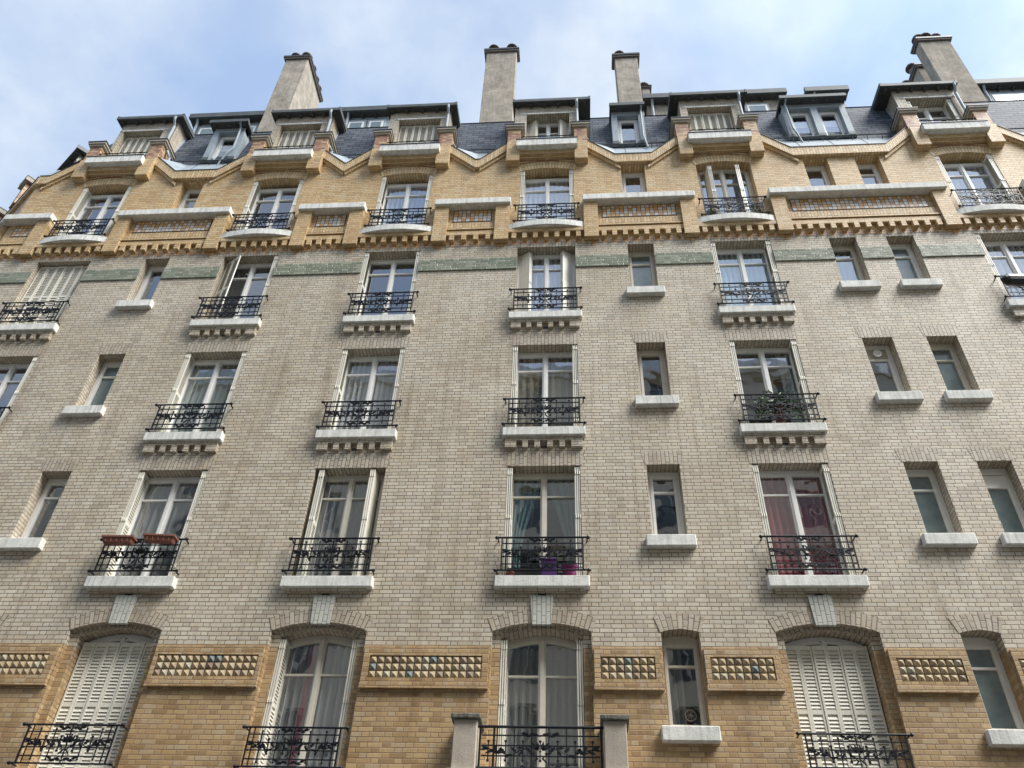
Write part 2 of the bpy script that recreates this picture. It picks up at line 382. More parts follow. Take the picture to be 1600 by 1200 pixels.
ZB = [7.12, 17.0]
def mf(z): return 'ylo' if z < 7.12 else ('grey' if z < 17.0 else 'yel')
REV = 0.32
w = MB()
bands = {1: (0, 8.05), 2: (8.05, 11.1), 3: (11.1, 14.2), 4: (14.2, 17.0), 5: (17.0, 20.15)}
for r, (z0, z1) in bands.items():
    ops = []
    for k, c in CX.items():
        if r == 1: ops.append((c - 0.795, c + 0.795, SLAB[1], LIN[1], 0.15))
        elif r == 5: ops.append((c - HW, c + HW, SLAB[5], LIN[5], 0.12))
        else: ops.append((c - HW, c + HW, SLAB[r], LIN[r], 0))
    for k, c in SX.items():
        if r == 1: ops.append((c - HS, c + HS, SILL[1], 7.36, 0.055))
        elif r == 5: ops.append((c - HS, c + HS, SILL[5], 20.02, 0))
        else: ops.append((c - HS, c + HS, SILL[r], LIN[r], 0))
    if r == 1:
        big = [o for o in ops if o[4] > 0.1]; small = [o for o in ops if o[4] < 0.1]
        # big arches: shallow outer reveal, small ones full depth
        sub = MB(); wall_band(w, 0, XL, XR, z0, z1, ops, mf, 0.1)
        for o in small:   # deepen the small reveals
            for p, q in ((o[2], 7.12), (7.12, o[3])):
                w.face([(o[0], 0.1, p), (o[0], REV, p), (o[0], REV, q), (o[0], 0.1, q)], mf((p + q) / 2))
                w.face([(o[1], REV, p), (o[1], 0.1, p), (o[1], 0.1, q), (o[1], REV, q)], mf((p + q) / 2))
            pts = arc((o[0] + o[1]) / 2, HS, o[3], o[4])
            for (ax, az), (bx, bz) in zip(pts, pts[1:]): w.face([(ax, REV, az), (bx, REV, bz), (bx, 0.1, bz), (ax, 0.1, az)], 'greyS')
            w.face([(o[0], 0.1, o[2]), (o[1], 0.1, o[2]), (o[1], REV, o[2]), (o[0], REV, o[2])], 'stone')
        for o in big:
            c = (o[0] + o[1]) / 2
            wall_band(w, 0.1, o[0], o[1], o[2] - 0.001, 7.53, [(c - 0.66, c + 0.66, SLAB[1], 7.30, 0.15)], mf, REV - 0.06)
    else: wall_band(w, 0, XL, XR, z0, z1, ops, mf, REV)
# upper gable zone following the stepped coping
ZV, ZT = 20.38, 21.08
prof = []      # (x, z) of the top of the coping, only between brackets
gaps = [(XL, CX['A'])] + [(CX[a], CX[b]) for a, b in zip(SEQ, SEQ[1:])] + [(CX['F'], 16.9)]
GP = []
for i, (a, b) in enumerate(gaps):
    x0 = a + 1.06 if i else XL
    x1 = b - 1.06
    run = min(0.70, (x1 - x0) / 2 - 0.02) if i else 0.70
    zl = ZT - run
    if i == 0: pts = [(XL, zl), (x1 - run, zl), (x1, ZT)]
    elif i == len(gaps) - 1: pts = [(x0, ZT), (x0 + run, zl), (XR, zl)]
    else: pts = [(x0, ZT), (x0 + run, zl), (x1 - run, zl), (x1, ZT)]
    GP.append(pts)
    for (ax, az), (bx, bz) in zip(pts, pts[1:]):
        w.face([(ax, 0, 20.15), (bx, 0, 20.15), (bx, 0, bz - 0.05), (ax, 0, az - 0.05)], 'yel')
for k, c in CX.items(): w.face([(c - 1.06, 0, 20.15), (c + 1.06, 0, 20.15), (c + 1.06, 0, 21.0), (c - 1.06, 0, 21.0)], 'yel')
# wing turning away at the left corner
ca, sa = -0.80, 0.60
TW = Matrix(((-ca, sa * 1.0, 0, XL), (-sa, -ca * -1.0 * -1.0 * -1.0, 0, 0), (0, 0, 1, 0), (0, 0, 0, 1)))
# local x runs along the wing (negative = away), local y inward
TW = Matrix(((0.80, 0.60, 0, XL), (-0.60, 0.80, 0, 0), (0, 0, 1, 0), (0, 0, 0, 1)))
w.T = TW
ZB2 = ZB
for z0, z1 in ((0, 7.12), (7.12, 17.0), (17.0, 20.34)):
    w.face([(-9, 0, z0), (0, 0, z0), (0, 0, z1), (-9, 0, z1)], mf((z0 + z1) / 2))
w.T = None
# far right return
w.face([(XR, 0, 0), (XR, 9, 0), (XR, 9, 20.3), (XR, 0, 20.3)], 'grey')
wall = w.build('wall', bld)

# interior so that the glass looks into dark rooms
mb = MB()
mb.face([(XL, 3.0, 0), (XR, 3.0, 0), (XR, 3.0, 23), (XL, 3.0, 23)], 'room')
for z in (4.8, 8.0, 11.1, 14.3, 17.35, 20.7): mb.box(XL, XR, REV + 0.12, 3.0, z - 0.15, z, 'room')
for x in (XL + .4, -9.2, -6.0, -2.4, 0.95, 2.3, 5.6, 6.8, 8.4, 12): mb.box(x - 0.05, x + 0.05, REV + 0.12, 3.0, 0, 20.7, 'room')
mb.build('interior', bld)

# soldier-course lintels
for r in (2, 3, 4):
    h = 0.30 if r < 4 else 0.19
    for cs, hw in ((CX, HW), (SX, HS)):
        for c in cs.values():
            z = LIN[r]; mb = MB()
            x0, x1 = c - hw - 0.03, c + hw + 0.03
            mb.face([(x0, -0.004, z + 0.001), (x1, -0.004, z + 0.001), (x1 + 0.05, -0.004, z + h), (x0 - 0.05, -0.004, z + h)], 'greyS'); mb.build('lintel_course', bld)
def ring(mb, c, wd, zs, rise, th, y, mat, n=18, ext=0.0):
    a = arc(c, wd, zs, rise, n); b = arc(c, wd, zs, rise, n, th)
    L = 0
    for i in range(n):
        l = math.hypot(a[i + 1][0] - a[i][0], a[i + 1][1] - a[i][1])
        mb.face([(a[i][0], y, a[i][1]), (a[i + 1][0], y, a[i + 1][1]), (b[i + 1][0], y, b[i + 1][1]), (b[i][0], y, b[i][1])], mat,
                uv=[(L, 0), (L + l, 0), (L + l, th), (L, th)])
        L += l
for k, c in CX.items():
    mb = MB(); ring(mb, c, 0.80, LIN[1], 0.15, 0.24, -0.005, 'greyS')
    ring(mb, c, 0.665, 7.302, 0.15, 0.09, 0.096, 'greyS')
    mb.build('brick_arch', bld)
    mb = MB(); ring(mb, c, HW + 0.02, LIN[5], 0.12, 0.29, -0.005, 'yelS')
    a = arc(c, HW + 0.02, LIN[5], 0.12, 16, 0.29); b = arc(c, HW + 0.02, LIN[5], 0.12, 16, 0.335)
    for i in range(16):
        q = [a[i], a[i + 1], b[i + 1], b[i]]
        mb.face([(x, -0.035, z) for x, z in q], 'red')
        mb.face([(a[i][0], 0, a[i][1]), (a[i + 1][0], 0, a[i + 1][1]), (a[i + 1][0], -0.035, a[i + 1][1]), (a[i][0], -0.035, a[i][1])], 'red')
    mb.build('brick_arch', bld)
    mb = MB()      # keystone
    pts = [(c - 0.155, 7.475), (c + 0.155, 7.475), (c + 0.19, 7.98), (c - 0.19, 7.98)]
    mb.face([(x, -0.035, z) for x, z in pts], 'key')
    for i in range(4):
        p, q = pts[i], pts[(i + 1) % 4]
        mb.face([(p[0], -0.035, p[1]), (p[0], 0.03, p[1]), (q[0], 0.03, q[1]), (q[0], -0.035, q[1])], 'key')
    mb.build('keystone', bld)
    mb = MB(); mb.box(c - 0.065, c + 0.065, -0.004, 0.02, 7.995, 8.035, 'flash')
    for j in range(4): mb.box(c - 0.055 + j * 0.03, c - 0.04 + j * 0.03, -0.012, -0.004, 7.997, 8.033, 'black')
    mb.build('vent_grille', bld)
for k, c in SX.items():
    mb = MB(); ring(mb, c, HS + 0.02, 7.36, 0.055, 0.27, -0.005, 'greyS', 8); mb.build('brick_arch', bld)

# balcony slabs and brick corbels
def slab(c, z, r):
    mb = MB()
    if r == 5:
        n = 16; hw = 0.92; f = []
        for i in range(n + 1):
            t = -1 + 2 * i / n
            f.append((c + hw * t, -0.10 - 0.13 * (1 - t * t)))
        for (ax, ay), (bx, by) in zip(f, f[1:]):
            mb.face([(ax, ay, z - 0.19), (bx, by, z - 0.19), (bx, by, z), (ax, ay, z)], 'stone')
            mb.face([(ax, 0, z - 0.19), (bx, 0, z - 0.19), (bx, by, z - 0.19), (ax, ay, z - 0.19)], 'stone')
            mb.face([(ax, ay, z), (bx, by, z), (bx, 0.1, z), (ax, 0.1, z)], 'stone')
        for x in (c - hw, c + hw): mb.face([(x, -0.10, z - 0.19), (x, 0, z - 0.19), (x, 0, z), (x, -0.10, z)], 'stone')
        return mb.build('balcony_slab', bld)
    dy = 0.14 if r > 1 else 0.16
    mb.box(c - 0.79, c + 0.79, -dy, 0.09, z - (0.20 if r > 1 else 0.16), z + 0.002, 'stone')
    return mb.build('balcony_slab', bld, bevel=0.013)
for r in (1, 2, 3, 4, 5):
    for k, c in CX.items():
        if r == 1 and k == 'D': continue
        slab(c, SLAB[r], r)
        if r in (3, 4):
            z = SLAB[r] - 0.20
            mb = MB()
            mb.box(c - 0.735, c + 0.735, -0.085, 0.0, z - 0.085, z, 'grey')
            for s in (-1, 1):
                a, b = sorted((c + s * 0.735, c + s * 0.52)); mb.box(a, b, -0.08, 0, z - 0.235, z - 0.085, 'grey')
                for q in (0.35, 0.12): mb.box(c + s * q - 0.053, c + s * q + 0.053, -0.08, 0, z - 0.235, z - 0.085, 'grey')
            mb.build('brick_corbel', bld)
            mb = MB(); mb.box(c - 0.05, c + 0.05, -0.006, 0.02, z - 0.225, z - 0.165, 'flash'); mb.build('vent_grille', bld)
        if r == 2:
            mb = MB(); mb.box(c - 0.69, c + 0.69, -0.07, 0, SLAB[2] - 0.27, SLAB[2] - 0.20, 'grey'); mb.build('brick_corbel', bld)
for r in (1, 2, 3, 4):
    for k, c in SX.items():
        mb = MB(); z = SILL[r]
        mb.box(c - 0.42, c + 0.42, -0.12, 0.10, z - 0.215, z + 0.002, 'stone'); mb.build('window_sill', bld, bevel=0.013)
# doorway bay under the middle column
mb = MB(); mb.box(-1.86, 0.70, -0.62, 0.09, 4.95, 5.10, 'stone'); mb.build('balcony_slab', bld)
for x0, x1 in ((-1.81, -1.47), (0.33, 0.65)):
    mb = MB(); mb.box(x0, x1, -0.55, -0.002, 0.1, 5.79, 'plaster'); o = mb.build('plaster_pillar', bld, bevel=0.012)
    mb = MB(); mb.box(x0 - 0.045, x1 + 0.045, -0.60, -0.003, 5.791, 5.86, 'mossy'); mb.build('pillar_cap', o, bevel=0.012)

# studded tile panels between the bottom windows
def panel(x0, x1):
    mb = MB(); y = -0.05
    n = max(1, round((x1 - x0 - 0.17) / 0.1195)); wt = n * 0.1195; cx = (x0 + x1) / 2
    a, b = cx - wt / 2, cx + wt / 2; z0, z1 = 6.583, 6.941
    mb.box(x0, x1, y, 0, z1, 7.085, 'ylo'); mb.box(x0, x1, y, 0, 6.50, z0, 'ylo'); mb.box(x0 - .01, x1 + .01, y - 0.015, 0, 6.42, 6.4995, 'ylo')
    mb.box(x0, a, y, 0, z0, z1, 'ylo'); mb.box(b, x1, y, 0, z0, z1, 'ylo')
    o = mb.build('tile_panel', bld)
    mb = MB(); mb.box(a, b, -0.016, -0.004, z0, z1, 'flash')
    for i in range(n):
        for j in range(3):
            g = 0.006; xa, xb = a + i * 0.1195 + g, a + (i + 1) * 0.1195 - g
            za, zb = z0 + j * 0.1193 + g, z0 + (j + 1) * 0.1193 - g
            k = 'pyr%d' % random.choice([0, 0, 0, 1, 1, 1, 2, 2, 3, 5, 5, 4 if random.random() < .7 else 6])
            c = [(xa, -0.026, za), (xb, -0.026, za), (xb, -0.026, zb), (xa, -0.026, zb)]; ap = ((xa + xb) / 2, -0.068, (za + zb) / 2)
            for p in range(4):
                mb.face([c[p], c[(p + 1) % 4], ap], k)
                q = (p + 1) % 4
                mb.face([(c[p][0], -0.012, c[p][2]), (c[q][0], -0.012, c[q][2]), c[q], c[p]], k)
    mb.build('stud_tiles', o)
e = 0.825
for x0, x1 in ((XL + .3, CX['A'] - e), (CX['A'] + e, -10.35), (-9.69, CX['B'] - e), (CX['B'] + e, CX['C'] - e), (CX['C'] + e, CX['D'] - e), (CX['D'] + e, 1.27), (1.93, CX['E'] - e),
               (CX['E'] + e, 5.84), (6.50, 7.11), (7.77, CX['F'] - e), (CX['F'] + e, 15.2)): panel(x0, x1)

# green glazed band
edges = [XL]
for k, c in sorted([(k, c) for k, c in CX.items()] + [(k, c) for k, c in SX.items()], key=lambda q: q[1]):
    h = HW if k in CX else HS; edges += [c - h, c + h]
edges.append(XR)
for a, b in zip(edges[::2], edges[1::2]):
    mb = MB(); mb.box(a, b, -0.028, 0, 16.12, 16.50, 'green'); mb.build('green_band', bld)

# cornice
mb = MB()
mb.box(XL, XR, -0.006, 0, 16.985, 17.10, 'orange')
mb.build('orange_tile_course', bld)
def dentils(mb, x0, x1):
    n = max(1, round((x1 - x0) / 0.262)); p = (x1 - x0) / n
    for i in range(n):
        c = x0 + p * (i + 0.5); mb.box(c - 0.055, c + 0.055, -0.115, 0, 17.10, 17.305, 'yel')
for i, k in enumerate(SEQ):
    c = CX[k]; mb = MB()
    mb.box(c - 0.898, c + 0.898, -0.125, 0, 17.305, 17.4385, 'yel'); dentils(mb, c - 0.89, c + 0.89); mb.build('dentil_course', bld)
for i, (a, b) in enumerate(gaps):
    x0 = a + 0.90 if i else XL; x1 = b - 0.90
    if i == len(gaps) - 1: x1 = XR
    p0, p1 = x0 + 0.34, x1 - 0.34
    if i == 0: p0 = XL + 0.1
    for q0, q1, on in ((x0, p0, i > 0), (p1, x1, i < len(gaps) - 1)):
        if on:
            mb = MB(); mb.box(q0, q1, -0.14, 0, 17.06, 18.36, 'yel'); mb.build('pilaster', bld)
            mb = MB(); m_ = (q0 + q1) / 2 + random.uniform(-.05, .05)
            mb.box(m_ - 0.055, m_ + 0.055, -0.007, 0, 16.87, 16.985, 'orange'); mb.build('tile_pendant', bld)
    mb = MB(); mb.box(x0 - 0.02 if i else XL - .1, x1 + 0.02, -0.22, 0.06, 18.36, 18.57, 'stone'); mb.build('stone_ledge', bld, bevel=0.013)
    mb = MB(); mb.box(p0, p1, -0.085, 0, 17.305, 17.44, 'yel')
    mb.box(p0, p1, -0.10, 0, 17.5, 17.56, 'yel')
    mb.face([(p0, -0.06, 17.56), (p1, -0.06, 17.56), (p1, -0.06, 17.80), (p0, -0.06, 17.80)], 'yelS')
    mb.face([(p0, -0.06, 17.80), (p1, -0.06, 17.80), (p1, 0, 17.80), (p0, 0, 17.80)], 'yelS')
    mb.face([(p0, -0.05, 17.44), (p1, -0.05, 17.44), (p1, -0.05, 17.5), (p0, -0.05, 17.5)], 'yel')
    dentils(mb, p0, p1); mb.build('dentil_course', bld)
    tz0 = 0.1035 * 173
    n = int((p1 - p0 - 0.2) / 0.1035); t0 = (p0 + p1) / 2 - n * 0.1035 / 2
    mb = MB(); u0 = round(t0 / 0.1035) * 0.1035
    mb.face([(t0, -0.012, tz0), (t0 + n * .1035, -0.012, tz0), (t0 + n * .1035, -0.012, tz0 + 0.414), (t0, -0.012, tz0 + 0.414)], 'checker',
            uv=[(u0, tz0), (u0 + n * .1035, tz0), (u0 + n * .1035, tz0 + 0.414), (u0, tz0 + 0.414)])
    mb.box(t0 - 0.012, t0 + n * .1035 + 0.012, -0.009, 0, tz0 - 0.012, tz0 + 0.426, 'flash')
    mb.build('checker_tile_panel', bld)

# coping along the stepped gable line
def ribbon(mb, pts, t0, t1, y0, y1, mat):
    """band following pts, from t0 to t1 below the line, mitred vertically"""
    L = 0
    for (ax, az), (bx, bz) in zip(pts, pts[1:]):
        l = math.hypot(bx - ax, bz - az)
        q = [(ax, az - t1), (bx, bz - t1), (bx, bz - t0), (ax, az - t0)]
        mb.face([(x, y0, z) for x, z in q], mat, uv=[(L, 0), (L + l, 0), (L + l, t1 - t0), (L, t1 - t0)])
        mb.face([(ax, y1, az - t1), (bx, y1, bz - t1), (bx, y0, bz - t1), (ax, y0, az - t1)], mat)
        mb.face([(ax, y0, az - t0), (bx, y0, bz - t0), (bx, y1, bz - t0), (ax, y1, az - t0)], mat)
        L += l
    for (x, z) in (pts[0], pts[-1]): mb.face([(x, y0, z - t1), (x, y1, z - t1), (x, y1, z - t0), (x, y0, z - t0)], mat)
for pts in GP:
    mb = MB(); ribbon(mb, pts, 0.0, 0.33, -0.10, 0.0, 'yelS')
    for (ax, az), (bx, bz) in zip(pts, pts[1:]):
        if abs(az - bz) > 0.1:
            s = (0.12 if pts[2][0] - pts[1][0] > 0.3 else 0.0001) * (1 if az > bz else -1)
            ribbon(mb, [(ax, az), (bx + (s if s > 0 else 0), bz - (s if s > 0 else 0))] if s > 0 else [(ax + s, az + s), (bx, bz)], 0.33, 0.43, -0.05, 0, 'yelS')
    o = mb.build('gable_coping', bld)
    mb = MB(); ribbon(mb, pts, -0.022, 0.0, -0.115, -0.075, 'flash'); mb.build('flashing', o)

# brackets, pedestals, dormer balconies
for k, c in CX.items():
    for s in (-1, 1):
        a, b = sorted((c + s * 0.72, c + s * 1.06))
        mb = MB(); mb.box(a, b, -0.20, 0.0, 20.15, 20.92, 'yel'); mb.build('brick_bracket', bld)
        mb = MB(); mb.box(a, b, -0.15, 0.36, 20.921, 21.63, 'red'); o = mb.build('pedestal', bld)
        mb = MB(); mb.box(a - 0.05, b + 0.05, -0.19, 0.40, 21.63, 21.70, 'cap'); mb.box(a - 0.085, b + 0.085, -0.225, 0.43, 21.701, 21.765, 'cap')
        mb.box(a - 0.10, b + 0.10, -0.24, 0.445, 21.766, 21.80, 'flash'); mb.build('pedestal_cap', o)
    mb = MB(); mb.box(c - 0.72, c + 0.72, -0.10, 0, 20.36, 20.44, 'yel'); mb.box(c - 0.719, c + 0.719, -0.17, 0, 20.44, 20.60, 'yel'); mb.build('brick_corbel', bld)
    mb = MB(); mb.box(c - 0.80, c + 0.80, -0.33, -0.201, 20.61, 20.87, 'stone'); mb.box(c - 0.719, c + 0.719, -0.201, 0.1, 20.60, 20.869, 'stone')
    mb.box(c - 0.81, c + 0.81, -0.345, -0.202, 20.871, 20.895, 'flash')
    mb.build('balcony_slab', bld)
    mb = MB()
    for z in (21.05, 21.31): mb.tube([(c - 0.71, -0.12, z), (c + 0.71, -0.12, z)], 0.016, 'iron')
    for j in range(9): mb.tube([(c - 0.66 + j * 0.165, -0.12, 20.9), (c - 0.66 + j * 0.165, -0.12, 21.31)], 0.009, 'iron', 5)
    mb.build('railing', bld)

# mansard roof
mb = MB()
YB, ZB_, YT, ZTp = 0.27, 21.12, 0.72, 23.45
mb.face([(XL + .1, YB, ZB_), (XR, YB, ZB_), (XR, YT, ZTp), (-13.55, YT, ZTp)], 'slate')
mb.face([(-13.55, YT - 0.02, ZTp), (XR, YT - 0.02, ZTp), (XR, YT + 0.04, ZTp + 0.05), (-13.55, YT + 0.04, ZTp + 0.05)], 'zincd')
mb.face([(-13.55, YT + .04, ZTp + 0.05), (XR, YT + .04, ZTp + 0.05), (XR, 9, ZTp + 0.0), (-10, 9, ZTp + 0.0)], 'zincd')
mb.T = TW
mb.face([(-9, YB, ZB_), (0.1, YB, ZB_), (0.25, YT + .3, ZTp - .3), (-9, YT + .3, ZTp - .3)], 'slate')
mb.T = None
c1, c2 = TW @ Vector((0.1, YB, ZB_)), TW @ Vector((0.25, YT + .3, ZTp - .3))
mb.face([c1, (XL + .1, YB, ZB_), (-13.55, YT, ZTp), c2], 'slate')
roof = mb.build('mansard_roof', bld)
for pts in GP:
    x0, x1 = pts[0][0], pts[-1][0]
    mb = MB(); zb = min(p[1] for p in pts) - 0.04
    zb = zb + .03; zt_ = ZB_ + 0.04
    for (ax, az), (bx, bz) in zip(pts, pts[1:]):
        az, bz = min(az + .01, zt_ - .01), min(bz + .01, zt_ - .01)
        mb.face([(ax, -0.07, az), (bx, -0.07, bz), (bx, 0.25, zt_), (ax, 0.25, zt_)], 'zinc')
    x = x0 + 1.0
    while x < x1 - 0.9:
        mb.obox((x, -0.085, zb), (0.012, 0, 0), (0, 0.012, 0), (0, 0.325, ZB_ + .04 - zb), 'zincd'); x += 0.85
    g = mb.build('zinc_valley', roof)
    mb = MB(); x0 = max(x0, -13.9)
    mb.tube([(x0, 0.16, ZB_ + 0.10), (x1, 0.16, ZB_ + 0.10)], 0.018, 'zincd')
    x = x0 + 0.2
    while x < x1: mb.tube([(x, 0.22, ZB_ - 0.06), (x, 0.16, ZB_ + 0.10)], 0.012, 'zincd', 5); x += 0.38
    mb.build('snow_guard', roof)

# ------------------------------------------------------------------ windows
def louvre_leaf(mb, o, ux, n, h, wd, mat='shut', rail=0.045, th=0.025, pitch=0.056):
    """louvred leaf: origin o, width direction ux, normal n"""
    o, ux, n = Vector(o), Vector(ux).normalized(), Vector(n).normalized(); Z = Vector((0, 0, 1))
    mb.obox(o, ux * rail * .7, n * th, Z * h, mat); mb.obox(o + ux * (wd - rail * .7), ux * rail * .7, n * th, Z * h, mat)
    for z, hh in ((0, 0.09), (h * 0.5, 0.07), (h - 0.07, 0.07)): mb.obox(o + ux * rail * .7 + Z * z + n * 0.002, ux * (wd - 1.4 * rail), n * (th - 0.004), Z * hh, mat)
    z = 0.10
    while z < h - 0.10:
        if not (h * 0.5 - 0.03 < z < h * 0.5 + 0.07):
            p = o + ux * rail * .7 + Z * z; a = ux * (wd - 1.4 * rail)
            mb.face([p + n * th * .9, p + a + n * th * .9, p + a + n * .004 + Z * pitch * .86, p + n * .004 + Z * pitch * .86], mat)
        z += pitch
    p = o + ux * rail * .7 + n * (-0.002); a = ux * (wd - 1.4 * rail)
    mb.face([p + Z * .09, p + a + Z * .09, p + a + Z * (h - .07), p + Z * (h - .07)], 'eave' if False else mat)
proto = {}
def shared(key, mk):
    if key not in proto:
        proto[key] = mk().data if True else None
        return None
    return proto[key]
def inst(name, key, mk, loc, parent):
    """build a shared mesh once at the origin, then reuse its data"""
    if key not in proto:
        o = mk().build(name, parent); proto[key] = o.data
    else:
        o = bpy.data.objects.new(name, proto[key]); COL.objects.link(o); o.parent = parent
    o.location = loc; return o

def mk_main_frame(h, hw, rise, mat, arched, opena=0.0):
    mb = MB(); f = 0.05; y0, y1 = 0.0, 0.07
    mb.box(-hw, -hw + f, y0, y1, 0, h, mat); mb.box(hw - f, hw, y0, y1, 0, h, mat)
    mb.box(-hw + f, hw - f, y0, y1, 0, 0.08, mat)
    def topbar(za, zb, ya, yb, xa, xb, n=8):
        for i in range(n):
            a, b = xa + (xb - xa) * i / n, xa + (xb - xa) * (i + 1) / n
            ha = rise * (1 - (a / hw) ** 2); hb = rise * (1 - (b / hw) ** 2)
            P = lambda x, y, z: (x, y, z)
            mb.face([P(a, ya, za + ha), P(b, ya, za + hb), P(b, ya, zb + hb), P(a, ya, zb + ha)], mat)
            mb.face([P(a, yb, za + ha), P(b, yb, za + hb), P(b, ya, za + hb), P(a, ya, za + ha)], mat)
    topbar(h - 0.055, h + 0.01, y0, y1, -hw + f, hw - f)
    # casements
    g = 0.012; c0 = 0.015
    for s in (-1, 1):
        xa, xb = (-hw + f + 0.004, -0.004) if s < 0 else (0.004, hw - f - 0.004)
        yy0, yy1 = y0 - c0, y1 - 0.02
        mb.box(xa, xa + 0.055, yy0, yy1, 0.085, h - 0.06 + rise * (1 - (xa / hw) ** 2) * 0.9, mat)
        mb.box(xb - 0.055, xb, yy0, yy1, 0.085, h - 0.06 + rise * (1 - (xb / hw) ** 2) * 0.9, mat)
        mb.box(xa + 0.055, xb - 0.055, yy0, yy1, 0.085, 0.50 if False else 0.15, mat)
        topbar(h - 0.115, h - 0.057, yy0, yy1, xa + 0.055, xb - 0.055)
        mb.box(xa + 0.055, xb - 0.055, yy0 + .006, yy1, h - 0.535, h - 0.505, mat)
    mb.box(-0.028, 0.028, y0 - 0.04, y0 - c0, 0.09, h - 0.07 + rise, mat)
    return mb
def mk_pane(h, hw, rise, mat):
    mb = MB(); n = 10
    for i in range(n):
        a, b = -hw + 2 * hw * i / n, -hw + 2 * hw * (i + 1) / n
        ha = rise * (1 - (a / hw) ** 2); hb = rise * (1 - (b / hw) ** 2)
        mb.face([(a, 0, 0), (b, 0, 0), (b, 0, h + hb), (a, 0, h + ha)], mat)
    return mb
def mk_small_frame(h, hw, rise, mat, style):
    mb = MB(); f = 0.06 if style != 'thin' else 0.035
    y0, y1 = 0, 0.07
    mb.box(-hw, -hw + f, y0, y1, 0, h, mat); mb.box(hw - f, hw, y0, y1, 0, h, mat)
    mb.box(-hw + f, hw - f, y0, y1, 0, 0.07, mat); mb.box(-hw + f, hw - f, y0, y1, h - 0.09, h + rise, mat)
    g = 0.05
    for a, b in ((-hw + f, -hw + f + g), (hw - f - g, hw - f)): mb.box(a, b, y0 - 0.015, y1 - .02, 0.075, h - 0.092, mat)
    mb.box(-hw + f + g, hw - f - g, y0 - 0.015, y1 - .02, 0.075, 0.13, mat); mb.box(-hw + f + g, hw - f - g, y0 - 0.015, y1 - .02, h - 0.145, h - 0.092, mat)
    if style == 'one': pass
    elif style == 'hood':
        mb.box(-hw + f + g, hw - f - g, y0 - 0.014, y1 - .02, h - 0.42, h - 0.16, mat)
    else: mb.box(-hw + f + g, hw - f - g, y0 - 0.01, y1 - .02, h - 0.47, h - 0.435, mat)
    return mb
def fold_stack(side, h, ang=0.0, closed=False):
    """three louvred leaves folded against the reveal; side -1 left, +1 right"""
    mb = MB(); n = -side
    for i in range(3):
        x = side * (0 - 0.004) - side * 0.036 * i
        d = Vector((math.sin(ang) * -side, -math.cos(ang), 0))
        nn = Vector((-side * math.cos(ang), -math.sin(ang), 0))
        o = Vector((x, 0.0, 0)) 
        louvre_leaf(mb, (o.x, o.y, 0), d, nn, h, 0.222, th=0.024)
        for z in (h * .1, h * .52, h * .93): mb.tube([(o.x + d.x * .225 + nn.x * .01, o.y + d.y * .225, z), (o.x + d.x * .225 + nn.x * .01, o.y + d.y * .225, z + .07)], 0.012, 'shut', 5)
    return mb
def closed_shut(h, hw, n=6):
    mb = MB(); wd = 2 * hw / n
    for i in range(n): louvre_leaf(mb, (-hw + i * wd + .003, 0 + (0.012 if i % 2 else 0), 0), (1, 0, 0), (0, -1, 0), h, wd - 0.006)
    return mb

def mk_rail():
    mb = MB(); 
    for z, r, x in ((0.62, 0.017, 0.785), (0.0, 0.015, 0.785)):
        mb.tube([(-x, 0, z), (x, 0, z)], r, 'iron')
        for s in (-1, 1): mb.ball((s * x, 0, z), 0.032, 'iron'); mb.tube([(s * (x - .02), 0, z), (s * (x - .02), 0.17, z)], 0.013, 'iron')
    for z, x, bl in ((0.505, .69, 0), (0.375, .66, 1), (0.255, .66, 1), (0.115, .69, 0)):
        mb.box(-x, x, -0.008, 0.008, z - 0.009, z + 0.009, 'iron')
        if bl:
            for s in (-1, 1): mb.ball((s * x, 0, z), 0.021, 'iron', 6)
    for x in (-.69, .69): mb.box(x - .011, x + .011, -.011, .011, 0.015, 0.605, 'iron')
    for x in (-.61, 0, .61): mb.box(x - .008, x + .008, -.0075, .0075, 0.015, 0.605, 'iron')
    for x in (-.485, -.243, .243, .485):
        mb.box(x - .007, x + .007, -.0075, .0075, 0.065, 0.555, 'iron')
        for z in (0.065, 0.555): mb.ball((x, 0, z), 0.019, 'iron', 6)
    for x in (-.365, -.122, .122, .365):
        mb.box(x - .008, x + .008, -.0075, .0075, 0.20, 0.43, 'iron')
        for z in (0.20, 0.43): mb.ball((x, 0, z), 0.024, 'iron', 6)
    return mb
